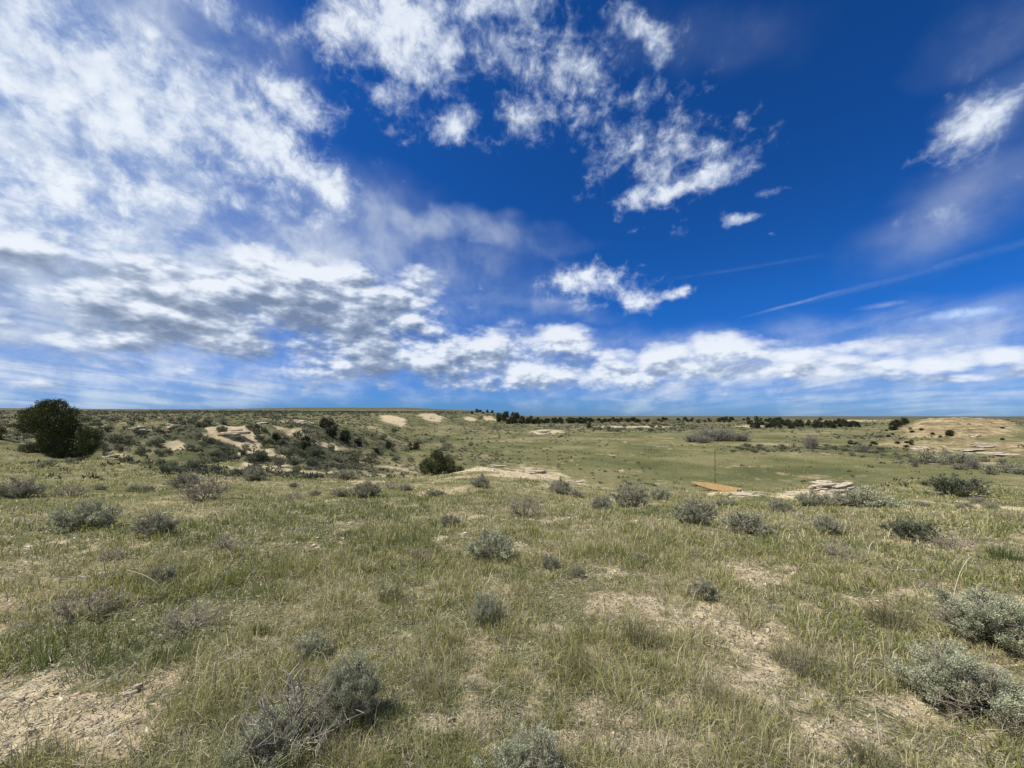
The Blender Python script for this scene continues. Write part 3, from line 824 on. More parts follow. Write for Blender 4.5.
def sage(nst=12, sub=6, nleaf=60, H=0.75, ll=0.035, pal=((0.235, 0.265, 0.185), (0.36, 0.385, 0.29)), dead=0.0, sides=4, rad=1.0, woody=(0.15, 0.128, 0.095), lobes=None):
    """sagebrush of unit diameter: twisted woody stems and sprays of small grey leaves"""
    st, lf = [], []
    for i in range(nst):
        az = i * 2.399 + rng.normal(0, 0.25)
        f = math.sqrt((i + 0.5) / nst)
        R0 = 0.46 * f * rng.uniform(0.62, 1.2)
        hh = H * math.sqrt(max(0.12, 1 - (f * 0.92) ** 2)) * rng.uniform(0.58, 1.22)
        tip = np.array([math.sin(az) * R0, math.cos(az) * R0, hh])
        base = np.array([math.sin(az) * 0.05, math.cos(az) * 0.05, -0.03])
        bend = np.array([math.sin(az), math.cos(az), 0]) * 0.16 * f + rng.normal(0, 0.05, 3)
        p = curve_pts(base, tip, bend)
        p[1:-1] += rng.normal(0, 0.015, (len(p) - 2, 3))
        tn = np.array(woody) * rng.uniform(0.7, 1.4)
        st.append(tube(p, np.linspace(0.017, 0.004, len(p)) * rad, tn, sides))
        isdead = rng.random() < dead
        for j in range(sub):
            t0 = rng.uniform(0.22, 0.95)
            k = t0 * (len(p) - 1); k0 = int(k)
            q = p[k0] + (p[k0 + 1] - p[k0]) * (k - k0)
            dr = (tip - base) / np.linalg.norm(tip - base)
            dv = dr + rng.normal(0, 0.55, 3); dv[2] = abs(dv[2]) + 0.15; dv /= np.linalg.norm(dv)
            L = rng.uniform(0.13, 0.27) * (1.15 - 0.4 * t0)
            e = q + dv * L
            sp_ = curve_pts(q, e, rng.normal(0, 0.03, 3) + np.array([0, 0, 0.0]), 4)
            st.append(tube(sp_, np.linspace(0.006, 0.0022, 4) * rad, np.array(woody) * rng.uniform(0.9, 1.9), 3))
            if isdead:
                for _ in range(3):
                    e2 = e + rng.normal(0, 0.07, 3) + np.array([0, 0, 0.05])
                    st.append(tube(np.stack([sp_[rng.integers(1, 4)], e2]), np.array([0.003, 0.0012]) * rad, np.array(woody) * 2.0, 3))
                continue
            n = int(nleaf * rng.uniform(0.6, 1.3))
            u = rng.beta(2.2, 1.0, n)[:, None]
            c = q + (e - q) * u + rng.normal(0, 0.018, (n, 3))
            d = dv[None] * 0.8 + rng.normal(0, 0.55, (n, 3)) + np.array([0, 0, 0.35])
            f2 = rng.random(n)[:, None]
            tint = np.array(pal[0]) * (1 - f2) + np.array(pal[1]) * f2
            tint = tint * rng.uniform(0.8, 1.2)
            lf.append(leaves(c, d, ll * rng.uniform(0.6, 1.4, n), ll * 0.34 * rng.uniform(0.7, 1.3, n), tint))
    return st, lf


def new_obj(name, me, parent=None):
    o = bpy.data.objects.new(name, me); col.objects.link(o)
    if parent is not None: o.parent = parent
    return o


def thing(name, loc, rz=0, sc=(1, 1, 1)):
    o = bpy.data.objects.new(name, None); col.objects.link(o)
    o.empty_display_size = 0.2
    o.location = loc; o.rotation_euler = (0, 0, rz); o.scale = sc
    return o


# prototype mesh pairs (stems, foliage)
SAGE = {}
PALE = ((0.25, 0.265, 0.16), (0.50, 0.51, 0.34))
MIDP = ((0.19, 0.19, 0.125), (0.38, 0.375, 0.26))
DARK = ((0.085, 0.10, 0.055), (0.19, 0.205, 0.125))
DRYP = ((0.20, 0.17, 0.125), (0.32, 0.28, 0.20))
for key, kw, cnt in (
        ('near', dict(nst=34, sub=15, nleaf=105, ll=0.024, pal=PALE, H=0.62, dead=0.12), 2),
                ('pale', dict(nst=30, sub=9, nleaf=34, ll=0.045, pal=PALE, H=0.6, dead=0.15), 2),
        ('mid', dict(nst=30, sub=9, nleaf=34, ll=0.045, pal=MIDP, H=0.6, dead=0.25), 3),
        ('dark', dict(nst=30, sub=9, nleaf=36, ll=0.050, pal=DARK, H=0.6, dead=0.1), 2),
        ('dry', dict(nst=16, sub=8, nleaf=14, ll=0.045, pal=DRYP, H=0.55, dead=0.65, woody=(0.18, 0.155, 0.115), rad=0.8), 2),
        ('far', dict(nst=16, sub=5, nleaf=12, ll=0.12, pal=MIDP, H=0.62, dead=0.05, sides=3), 3),
        ('fardark', dict(nst=16, sub=5, nleaf=12, ll=0.12, pal=DARK, H=0.62, dead=0.0, sides=3), 2)):
    SAGE[key] = []
    for v in range(cnt):
        s_, l_ = sage(**kw)
        SAGE[key].append((to_mesh('sagebrush_stems', s_, BARK_MAT), to_mesh('sagebrush_leaves', l_, LEAF_MAT)))


def put_sage(px, py, wpx, key, label, group='sagebrush shrubs on the grassy knoll', hf=1.0, variant=None, at=None, name='sagebrush', cat='shrub'):
    if at is None:
        X, Y = hit(px, py)
    else:
        X, Y = at
    size = wpx * Y / F
    st, lf = SAGE[key][rng.integers(len(SAGE[key])) if variant is None else variant]
    t = thing(name, (X, Y, gz(X, Y) - 0.015 * size), rng.uniform(0, 6.28), (size, size * rng.uniform(0.85, 1.1), size * hf))
    new_obj('stems', st, t); new_obj('foliage', lf, t)
    tagk(t, None, label, cat, group)
    return t


G1 = 'sagebrush shrubs on the grassy knoll'
for a in [
    (348, 718, 66, 'near', 'pale silver-green upright sagebrush in the foreground beside the dead grey twigs', 1.3),
    (268, 764, 84, 'near', 'low pale sagebrush at the bottom edge left of the dead grey twigs', 0.8),
    (527, 794, 84, 'near', 'round pale sagebrush cut by the bottom edge of the photo near its centre', 0.95),
    (962, 704, 96, 'near', 'largest silver-green sagebrush in the right foreground, lower of the pair', 0.8),
    (995, 640, 100, 'near', 'broad silver-green sagebrush at the right edge, upper of the foreground pair', 0.68),
    (86, 530, 54, 'pale', 'rounded grey sagebrush on the left slope below the big juniper', 0.85),
    (157, 535, 40, 'mid', 'grey sagebrush just right of the rounded one below the big juniper', 0.9),
    (162, 584, 28, 'mid', 'small lone grey sagebrush in open grass above the stony lower left patch', 0.95),
    (490, 558, 46, 'pale', 'medium grey-green sagebrush alone in the middle of the meadow', 0.9),
    (486, 622, 33, 'pale', 'narrow upright pale sagebrush at the centre of the near grass', 1.3),
    (639, 564, 20, 'pale', 'tiny pale sagebrush right of the meadow centre', 1.0),
    (550, 568, 20, 'mid', 'tiny grey sagebrush just right of the medium one in mid meadow', 1.0),
    (577, 577, 18, 'mid', 'tiny dull sagebrush between two other tiny ones in mid meadow', 0.9),
    (631, 507, 40, 'mid', 'grey sagebrush left of the tan board near the knoll edge', 0.85),
    (660, 500, 26, 'pale', 'small pale sagebrush between the board and the grey shrub to its left', 0.8),
    (694, 524, 42, 'mid', 'dense grey-blue sagebrush directly in front of the tan board', 0.95),
    (525, 516, 46, 'dry', 'wide low dull sagebrush at the back of the meadow centre', 0.75),
    (747, 532, 42, 'mid', 'grey sagebrush right of and below the tan board', 0.75),
    (704, 598, 27, 'mid', 'upright grey sagebrush above the bare soil at centre right', 1.05),
    (912, 540, 38, 'dark', 'dark leafy sagebrush in the right meadow below the big dark shrub', 0.9),
    (945, 546, 48, 'dry', 'low brownish dry shrub beside the dark leafy one in the right meadow', 0.5),
    (957, 496, 42, 'dark', 'big dark green shrub on the right rim of the knoll', 0.8),
    (868, 508, 44, 'pale', 'pale flat sagebrush just right of the sandstone outcrop', 0.7),
    (816, 506, 34, 'mid', 'low grey sagebrush in front of the sandstone outcrop', 0.6),
    (842, 556, 50, 'dry', 'flat greyish shrub below the sandstone outcrop in the right meadow', 0.45),
    (828, 532, 34, 'mid', 'small grey sagebrush between the outcrop and the flat greyish shrub', 0.7),
    (20, 498, 32, 'mid', 'grey sagebrush at the left edge below the juniper', 0.9),
    (205, 500, 60, 'dry', 'wide tangled grey shrub in the grass right of the juniper', 0.65),
    (185, 487, 26, 'mid', 'small round grey sagebrush just above the wide tangled shrub', 0.9),
    (365, 497, 32, 'mid', 'grey sagebrush left of and below the small juniper', 0.8),
    (255, 480, 26, 'mid', 'small grey sagebrush on the gully lip above the left meadow', 0.8),
    (70, 496, 40, 'dry', 'sprawling dry shrub on the left slope above the rounded grey sagebrush', 0.5),
    (450, 527, 22, 'mid', 'small grey sagebrush left of the wide low dull one', 0.9),
    (420, 558, 28, 'dry', 'small faded shrub in the grass left of the medium sagebrush', 0.7),
    (190, 628, 60, 'dry', 'purplish grey dry shrub right of the lush green grass at lower left', 0.7),
    (85, 618, 70, 'dry', 'tangled dry shrub above the lush green grass at lower left', 0.65),
    (115, 560, 34, 'dry', 'faint dry shrub under the rounded grey sagebrush on the left', 0.6),
    (225, 548, 30, 'dry', 'thin purplish dry shrub in the left meadow', 0.7),
    (310, 655, 34, 'pale', 'small pale sagebrush sprig above the big foreground one', 0.9),
    (798, 672, 40, 'dry', 'dull low shrub on the bare soil at right of centre', 0.6),
    (930, 590, 30, 'dry', 'small dry shrub behind the upper silver-green sagebrush', 0.6),
    (560, 492, 26, 'mid', 'small grey sagebrush at the foot of the pale ledge', 0.7),
    (600, 509, 22, 'mid', 'small grey sagebrush left of the one near the knoll edge', 0.8),
    (480, 487, 24, 'mid', 'small grey sagebrush on the pale ledge right of the small juniper', 0.7),
    (345, 480, 24, 'mid', 'small grey sagebrush on the knoll lip near the twin dark bushes', 0.7),
    (395, 489, 26, 'dry', 'straggly dry shrub below the small juniper', 0.6),
    (295, 500, 30, 'dry', 'low dry shrub in the left centre grass', 0.55),
    (780, 512, 26, 'mid', 'small grey sagebrush between board and sandstone outcrop', 0.7),
    (1012, 520, 28, 'dry', 'low dry shrub near the right edge of the meadow', 0.6),
]:
    px, py, w, key, lab, hf = a
    put_sage(px, py, w, key, lab, G1, hf)

# dead grey twig tangle in front
dst = []
for i in range(60):
    az = rng.uniform(0, 6.28); L = rng.uniform(0.2, 0.55)
    tip = np.array([math.sin(az) * L * 0.85, math.cos(az) * L * 0.85, rng.uniform(0.1, 0.5) * (1.1 - L)])
    p = curve_pts([rng.normal(0, 0.05), rng.normal(0, 0.05), 0.0], tip, rng.normal(0, 0.08, 3) + [0, 0, 0.08], 7)
    p[1:] += rng.normal(0, 0.012, (6, 3))
    tn = np.array([0.215, 0.19, 0.155]) * rng.uniform(0.4, 1.5)
    dst.append(tube(p, np.linspace(0.0075, 0.0014, 7), tn, 4))
    for j in range(5):
        k = rng.integers(2, 7); e = p[k] + rng.normal(0, 0.07, 3) + np.array([0, 0, 0.04])
        dst.append(tube(curve_pts(p[k], e, rng.normal(0, 0.015, 3), 4), np.linspace(0.003, 0.001, 4), tn * 1.15, 3))
X, Y = hit(292, 752)
t = new_obj('dead_shrub', to_mesh('dead_shrub', dst, BARK_MAT))
t.location = (X, Y, gz(X, Y)); t.scale = (0.72, 0.6, 0.78)
tagk(t, None, 'leafless tangle of weathered grey twigs between two pale sagebrush in the foreground', 'dead shrub')
X, Y = hit(318, 722)
p = curve_pts([0, 0, 0], [-0.05, 0, 0.34], [0.03, 0, 0.05], 6)
br = [tube(p, np.linspace(0.016, 0.004, 6), (0.40, 0.37, 0.34), 5)]
for k in range(2, 6):
    for s in (-1, 1):
        br.append(tube(curve_pts(p[k], p[k] + np.array([s * rng.uniform(0.05, 0.14), rng.normal(0, 0.04), rng.uniform(0.02, 0.12)]), [0, 0, 0.01], 4), np.linspace(0.006, 0.0015, 4), (0.38, 0.35, 0.32), 3))
t = new_obj('dead_branch', to_mesh('dead_branch', br, BARK_MAT)); X, Y = hit(296, 722)
t.scale = (0.7, 0.7, 0.75); t.location = (X, Y, gz(X, Y)); tagk(t, None, 'bleached forked branch standing up out of the dead grey twigs', 'branch')

# ---- bunchgrass clumps that stand out from the turf
PALG = {'green': ([0.085, 0.12, 0.03], [0.15, 0.17, 0.06]), 'straw': ([0.20, 0.18, 0.09], [0.40, 0.35, 0.21]), 'olive': ([0.11, 0.115, 0.045], [0.21, 0.20, 0.10])}


def bunch(px, py, wpx, hpx, kind, label):
    X, Y = hit(px, py); s = Y / F
    n = 260
    az = rng.uniform(0, 6.28, n); rad = wpx * s * 0.28 * np.sqrt(rng.random(n))
    base = np.stack([rad * np.sin(az), rad * np.cos(az), np.full(n, -0.01)], -1)
    f = rng.random(n)[:, None]
    tint = np.array(PALG[kind][0]) * (1 - f) + np.array(PALG[kind][1]) * f
    V, T, C = blades(base, az + rng.normal(0, 0.4, n), hpx * s * rng.uniform(0.5, 1.15, n), np.full(n, max(0.003, 0.0009 * Y)), rng.uniform(0.1, 0.85, n), tint)
    me = np_mesh('bunchgrass', V, T, [GRASS_MAT]); col_attr(me, 'tint', C)
    o = new_obj('bunchgrass', me); o.location = (X, Y, gz(X, Y))
    tagk(o, None, label, 'grass clump', 'bunchgrass clumps in the meadow')


for a in [
    (640, 642, 44, 32, 'olive', 'olive grass clump on the bare soil patch at centre right'),
    (800, 668, 70, 34, 'olive', 'broad dense grass clump at the right of the bare soil'),
    (890, 625, 60, 40, 'olive', 'tall bushy grass clump left of the upper silver-green sagebrush'),
    (655, 672, 30, 15, 'green', 'small bright green tuft below the olive clump'),
    (95, 672, 90, 24, 'green', 'lush bright green grass mound beside the stony lower left patch'),
    (170, 660, 50, 24, 'green', 'darker green grass mound right of the lush one at lower left'),
    (1006, 560, 40, 24, 'green', 'tall green clump at the right edge of the middle meadow'),
    (940, 486, 26, 12, 'olive', 'small olive clump left of the big dark shrub on the rim'),
    (580, 676, 36, 26, 'olive', 'feathery olive clump left of the bare soil at centre'),
    (30, 765, 60, 26, 'olive', 'dark grass clump in the bottom left corner'),
    (430, 690, 60, 30, 'straw', 'straw-coloured clump right of the big foreground sagebrush'),
    (870, 765, 60, 30, 'olive', 'olive clump at the bottom edge right of centre'),
    (390, 600, 40, 20, 'olive', 'low olive clump in the middle of the left meadow'),
    (260, 633, 20, 14, 'green', 'small green tuft right of the purplish dry shrub'),
    (720, 700, 50, 24, 'straw', 'straw clump in the middle of the foreground bare soil'),
]:
    bunch(*a)

# pale bent stalks
for px, py, dx, hh, lab in ((952, 606, 22, 50, 'long pale dry stalk leaning over the upper right sagebrush'), (165, 592, -40, 22, 'arching pale dry stem above the lone left sagebrush'), (880, 745, -4, 45, 'thin pale stalk standing in front of the lower right sagebrush')):
    X, Y = hit(px, py); s = Y / F
    p = curve_pts([0, 0, 0], [dx * s, 0.02, hh * s], [-dx * s * 0.25, 0, hh * s * 0.25], 8)
    o = new_obj('dry_stalk', to_mesh('dry_stalk', [tube(p, np.linspace(0.004, 0.0025, 8), (0.50, 0.46, 0.32), 4)], BARK_MAT))
    o.location = (X, Y, gz(X, Y) - 0.01); tagk(o, None, lab, 'dry stalk')


# ---- junipers
def crown(lobes, n, ll, wl, pal, seed=0, fill=0.55):
    """lobes: (x, y, z, rx, ry, rz); sprays of short scaly leaves, thick near the surface, with gaps"""
    vol = np.array([l[3] * l[4] + l[4] * l[5] + l[3] * l[5] for l in lobes]); cnt = (vol / vol.sum() * n).astype(int)
    out = []
    for (cx, cy, cz, rx, ry, rz), m in zip(lobes, cnt):
        k = max(4, m // 26)
        d = rng.normal(0, 1, (k, 3)); d /= np.linalg.norm(d, axis=1)[:, None]
        rr_ = rng.uniform(fill, 1.0, k) ** 0.6 * (1 + 0.095 * rng.normal(0, 1, k))
        cc = d * rr_[:, None] * np.array([rx, ry, rz]) + np.array([cx, cy, cz])
        cc = cc[cc[:, 2] > 0.02]
        k = len(cc); d = d[:k]
        tone = rng.random(k)
        reps = 26
        c = np.repeat(cc, reps, 0) + rng.normal(0, 1, (k * reps, 3)) * ll * 0.75
        dd = np.repeat(d, reps, 0) * 0.7 + rng.normal(0, 0.6, (k * reps, 3)) + np.array([0, 0, 0.5])
        f = np.clip(np.repeat(tone, reps) + rng.normal(0, 0.15, k * reps), 0, 1)[:, None]
        tint = np.array(pal[0]) * (1 - f) + np.array(pal[1]) * f
        out.append(leaves(c, dd, ll * rng.uniform(0.6, 1.4, k * reps), wl * rng.uniform(0.7, 1.3, k * reps), tint))
    return out


JUN = ((0.016, 0.028, 0.008), (0.098, 0.110, 0.028))


def juniper_at(px, py, lobes_px, n, label, ll=0.13, trunk=True, depth=0.8):
    X, Y = hit(px, py); s = Y / F
    lob = []
    for x, y, rx, ry in lobes_px:
        lob.append(((x - px) * s, rng.uniform(-0.3, 0.3) * rx * s, (py - y) * s, rx * s, (rx + ry) / 2 * s * depth * 1.2, ry * s))
    t = thing('juniper_tree', (X, Y, gz(X, Y) - 0.05))
    tagk(t, None, label, 'tree')
    tk = []
    for x, y, z, rx, ry, rz in lob:
        tk.append(tube(curve_pts([rng.normal(0, 0.06), rng.normal(0, 0.06), -0.1], [x, y, z], [0, 0, 0.1 * z], 6), np.linspace(0.13, 0.025, 6) * (s * 14), (0.10, 0.08, 0.06), 6))
        for _ in range(5):
            e = np.array([x, y, z]) + rng.normal(0, 0.5, 3) * [rx, ry, rz]
            tk.append(tube(curve_pts([x * 0.5, y * 0.5, z * 0.55], e, [0, 0, 0.05], 5), np.linspace(0.05, 0.012, 5) * (s * 14), (0.10, 0.08, 0.06), 4))
    new_obj('trunk', to_mesh('juniper_trunk', tk, BARK_MAT), t)
    new_obj('crown', to_mesh('juniper_crown', crown(lob, n, ll, ll * 0.3, JUN), NEEDLE_MAT), t)
    return t


juniper_at(57, 457, [(48, 418, 18, 11), (66, 424, 11, 11), (44, 407, 7, 5), (60, 405, 6, 5), (36, 412, 7, 5), (29, 425, 11, 8), (58, 440, 14, 14), (74, 449, 17, 8), (90, 442, 9, 10), (31, 450, 12, 6), (97, 433, 4, 4), (51, 405, 6, 5), (72, 412, 5, 5), (84, 432, 5, 6)],
           66000, 'large dark juniper tree at the far left rising above the horizon', 0.13)
juniper_at(438, 474, [(436, 463, 13, 10), (428, 466, 8, 7), (447, 463, 7, 8), (457, 469, 6, 4), (438, 454, 6, 4)], 14000, 'small round dark juniper left of centre at the edge of the knoll', 0.085)
juniper_at(-2, 441, [(0, 433, 5, 6), (-8, 431, 7, 7)], 5000, 'dark juniper cut off by the left edge of the photo', 0.14)
juniper_at(357, 463, [(355, 458, 5, 5)], 3000, 'left one of two small dark bushes on the knoll lip above the valley', 0.1)
juniper_at(370, 463, [(371, 458, 5, 6)], 3000, 'right one of two small dark bushes on the knoll lip above the valley', 0.1)

# small dark junipers, shared shapes
JP = []
for v in range(4):
    hgt = (1.0, 1.25, 0.9, 1.5)[v]
    lob = [(0, 0, 0.5 * hgt, 0.42, 0.42, 0.5 * hgt), (0.16, 0.1, 0.3, 0.3, 0.3, 0.26), (-0.2, -0.1, 0.28, 0.28, 0.28, 0.24), (0.03, 0, 0.85 * hgt, 0.2, 0.2, 0.2)]
    cr_ = crown(lob, 1700, 0.13, 0.07, ((0.018, 0.026, 0.010), (0.045, 0.052, 0.018)))
    tk = tube(np.array([[0, 0, -0.1], [0.02, 0, 0.4], [0, 0, 0.9 * hgt]]), np.array([0.07, 0.05, 0.02]), (0.1, 0.08, 0.06), 4)
    JP.append((to_mesh('small_juniper_crown', cr_, NEEDLE_MAT), to_mesh('small_juniper_trunk', [tk], BARK_MAT)))


def put_tree(X, Y, w, label, group, v=None, name='juniper_tree', hf=1.0):
    v = rng.integers(len(JP)) if v is None else v
    t = thing(name, (X, Y, gz(X, Y) - 0.06 * w), rng.uniform(0, 6.28), (w, w, w * hf))
    new_obj('crown', JP[v][0], t); new_obj('trunk', JP[v][1], t)
    tagk(t, None, label, 'tree', group)


def scatter(n, boxes, fn, dmax=0.5):
    for k in range(n):
        x0, x1, y0, y1, s0, s1 = boxes[k % len(boxes)]
        px = rng.uniform(x0, x1); py = rng.uniform(y0, y1)
        X, Y = hit(px, py, 14)
        if Y > 3000: continue
        fn(X, Y, rng.uniform(s0, s1) * Y / F)


for px, py, w, lab in (
        (331, 436, 11, 'dark juniper on the bluff edge below the pale rock ledge'), (324, 428, 8, 'dark juniper just under the rim of the left bluff'),
        (345, 441, 9, 'dark juniper near the lower end of the left bluff'), (306, 447, 8, 'dark juniper in the gully of the left bluff'),
        (358, 446, 7, 'small dark juniper at the lower end of the left bluff'), (388, 449, 6, 'small dark juniper on the valley floor below the bluff'),
        (376, 454, 6, 'tiny dark juniper behind the twin dark bushes'), (416, 450, 6, 'tiny dark juniper above the small round juniper'), (410, 450, 5, 'tiny juniper left of the tiny one above the round juniper'),
        (950, 436, 6, 'lone dark tree at the foot of the tan hill'), (897, 427, 7, 'dark tree left of the tan hill'), (904, 425, 7, 'dark tree touching the left flank of the tan hill'),
        (893, 430, 6, 'small dark tree below the pair left of the tan hill'), (589, 428, 4, 'lone small tree on the centre plain'), (304, 449, 7, 'dark bush beside the juniper in the bluff gully'),
        (276, 440, 7, 'dark juniper under the middle of the bluff rim'), (256, 433, 6, 'dark juniper beside the pale bank of the bluff')):
    X, Y = hit(px, py, 14)
    put_tree(X, Y, w * Y / F, lab, 'dark junipers on the bluff and valley side')
scatter(12, [(470, 506, 411.6, 414, 1.6, 2.6)], lambda X, Y, w: put_tree(X, Y, w, 'tiny dark tree standing on the skyline of the left ridge', 'trees on the ridge skyline', hf=1.2))
scatter(22, [(497, 530, 415, 424, 3.0, 5.0)], lambda X, Y, w: put_tree(X, Y, w, 'dark pine at the end of the left ridge', 'pines at the ridge end', hf=1.2))
scatter(80, [(515, 640, 420.0, 423, 2.6, 4.2), (515, 600, 420.5, 424, 3.2, 4.8)], lambda X, Y, w: put_tree(X, Y, w, 'dark pine in the tree band on the centre horizon', 'pines on the centre horizon', hf=0.75))
scatter(56, [(620, 790, 419.5, 422.5, 2.2, 3.8)], lambda X, Y, w: put_tree(X, Y, w, 'small dark pine on the horizon right of centre', 'pines on the horizon right of centre', hf=0.75))
scatter(74, [(745, 862, 424, 429, 2.8, 4.8), (770, 860, 424, 428, 3, 4.6)], lambda X, Y, w: put_tree(X, Y, w, 'dark pine in the grove beyond the valley on the right', 'pines of the grove on the right', hf=1.05))
scatter(26, [(840, 915, 443, 448, 2.5, 4.5), (870, 1010, 428, 440, 2, 3.5)], lambda X, Y, w: put_tree(X, Y, w, 'low dark bush on the terraces below the tan hill', 'bushes below the tan hill', hf=0.6))

# ---- shrubs on the bluff and beyond
def fs(key, label, group, name='sagebrush', hf=1.0):
    def f(X, Y, w):
        put_sage(0, 0, w * F / Y, key, label, group, hf, at=(X, Y), name=name)
    return f


scatter(120, [(100, 330, 428, 460, 5, 10), (10, 220, 420, 432, 4, 8), (240, 400, 432, 462, 4, 9), (120, 340, 455, 475, 8, 14)], fs('fardark', 'dull dark shrub on the slope of the left bluff', 'shrubs covering the left bluff'))
scatter(50, [(0, 330, 420, 470, 5, 12), (330, 480, 440, 470, 5, 9)], fs('far', 'grey-green shrub among the darker ones around the left bluff', 'grey shrubs around the left bluff'))
scatter(34, [(20, 700, 484, 540, 10, 18), (700, 1010, 500, 560, 10, 18)], fs('mid', 'small grey sagebrush half hidden in the meadow grass', 'small sagebrush half hidden in the grass', hf=0.7))
scatter(30, [(985, 1024, 470, 476, 8, 14), (925, 1000, 460, 470, 8, 16), (850, 1010, 455, 466, 4, 8)], fs('far', 'grey-green shrub in the valley behind the right rim', 'shrubs in the right valley'))
scatter(45, [(730, 910, 446, 453, 5, 9), (590, 700, 424, 432, 4, 8)], fs('fardark', 'low grey brush along the creek line in the valley', 'brush along the creek line', hf=0.6))
# bare willow thickets
ws = []
for i in range(110):
    az = rng.uniform(0, 6.28); L = rng.uniform(0.1, 0.5)
    tip = np.array([math.sin(az) * L, math.cos(az) * L, rng.uniform(0.5, 0.95) * (1.15 - L)])
    p = curve_pts([math.sin(az) * L * 0.5, math.cos(az) * L * 0.5, -0.03], tip, rng.normal(0, 0.03, 3) + [0, 0, 0.06], 5)
    ws.append(tube(p, np.linspace(0.011, 0.003, 5), np.array([0.17, 0.165, 0.125]) * rng.uniform(0.6, 1.5), 3))
    for j in range(6):
        k = rng.integers(1, 5); e = p[k] + rng.normal(0, 0.07, 3) + np.array([0, 0, 0.08])
        ws.append(tube(np.stack([p[k], e]), np.array([0.006, 0.003]), np.array([0.2, 0.18, 0.15]) * rng.uniform(0.7, 1.3), 3))
wme = to_mesh('willow', ws, BARK_MAT)
for px, py, w, hf, lab in ((693, 442, 22, .42, 'leftmost bare grey willow of the thicket in the valley'), (709, 441, 32, .48, 'tall bare grey willow in the middle of the thicket'), (724, 441, 30, .45, 'bare grey willow right of the middle of the thicket'),
                           (742, 441, 24, .38, 'rightmost bare grey willow of the thicket in the valley'), (704, 443, 20, .4, 'low bare willow in front of the thicket'), (811, 449, 17, .95, 'lone bare dark willow on the creek line'), (863, 452, 14, .7, 'low bare willow right of the lone one'),
                           (972, 469, 16, .8, 'bare grey shrub behind the big dark shrub on the right'), (915, 467, 7, 1.2, 'small bare upright bush in the right valley')):
    X, Y = hit(px, py, 40); s = w * Y / F
    o = new_obj('bare_willow', wme); o.location = (X, Y, gz(X, Y)); o.scale = (s, s, s * hf); o.rotation_euler = (0, 0, rng.uniform(0, 6))
    tagk(o, None, lab, 'shrub', 'bare willows in the valley')
print('TIME 40_plants', round(time.time() - T00, 1))
# ------------------------------------------------------------ sandstone
rm_, N, pb = new_mat('sandstone', 0.9, 0.15)
tc = N.node('ShaderNodeTexCoord'); Ob = tc.outputs['Object']
mp = N.node('ShaderNodeMapping'); N.set(mp, 0, Ob); mp.inputs[3].default_value = (1, 1, 9)
a_ = N.m('ADD', N.m('MULTIPLY', N.noise(mp.outputs[0], 1.3, 6, 0.65), 0.6), N.m('MULTIPLY', N.noise(Ob, 9, 6, 0.7), 0.4))
N.set(pb, 'Base Color', cramp(N, a_, [(0.36, (0.12, 0.095, 0.07)), (0.46, (0.34, 0.285, 0.205)), (0.56, (0.52, 0.46, 0.36)), (0.66, (0.25, 0.225, 0.20))]))
b_ = N.node('ShaderNodeBump'); b_.inputs['Strength'].default_value = 0.8; b_.inputs['Distance'].default_value = 0.04
N.set(b_, 'Height', N.noise(mp.outputs[0], 5, 7, 0.7)); N.set(pb, 'Normal', b_.outputs[0])


def slab(cx, cy, cz, w, d, h, rot, tilt=0.0, n=14):
    an = np.sort(rng.uniform(0, 6.283, n)); rad = 0.5 * (1 + rng.normal(0, 0.13, n))
    c, s = math.cos(rot), math.sin(rot)
    V = []
    levels = ((-0.5, 0.90), (-0.15, 1.0), (0.2, 0.97), (0.42, 0.90), (0.5, 0.78))
    for lz, sc_ in levels:
        jx = 1 + rng.normal(0, 0.025, n)
        x = np.cos(an) * rad * w * sc_ * jx; y = np.sin(an) * rad * d * sc_ * jx
        z = lz * h + rng.normal(0, 0.03 * h, n) + x * tilt
        V.append(np.stack([cx + x * c - y * s, cy + x * s + y * c, cz + z], -1))
    V.append(np.array([[cx, cy, cz + h * 0.52]]))
    V = np.concatenate(V); T = []
    for k in range(len(levels) - 1):
        for j in range(n):
            p, q = k * n + j, k * n + (j + 1) % n
            T += [[p, q, q + n], [p, q + n, p + n]]
    top = (len(levels) - 1) * n
    for j in range(n):
        T.append([top + j, top + (j + 1) % n, len(V) - 1])
    T += [[0, j + 1, j] for j in range(1, n - 1)]
    return V, np.array(T), np.ones((len(V), 4))


def outcrop(px, py, wpx, hpx, n, label, depth=0.6, name='sandstone_outcrop', cat='rock', group=None, y0=1.2, flat_=0.30):
    X, Y = hit(px, py, y0); s = Y / F
    Wd, H = wpx * s, hpx * s
    parts = []
    for k in range(n):
        f = k / max(1, n - 1)
        w = Wd * rng.uniform(0.35, 0.75) * (1 - 0.35 * f)
        x = rng.uniform(-0.5, 0.5) * (Wd - w) * (1 - 0.45 * f); y = rng.uniform(-0.3, 0.5) * Wd * depth * 0.6
        lift = gz(X + x, Y + y) - gz(X, Y)
        parts.append(slab(x, y, lift + H * (0.05 + 0.75 * f * rng.uniform(0.5, 1.0)), w, w * depth * rng.uniform(0.5, 0.9), H * flat_ * rng.uniform(0.6, 1.3), rng.normal(0, 0.25), rng.normal(0, 0.05)))
    me = np_mesh(name, *join_stuff(parts)[:2], [rm_])
    o = new_obj(name, me); o.location = (X, Y, gz(X, Y)); tagk(o, None, label, cat, group)


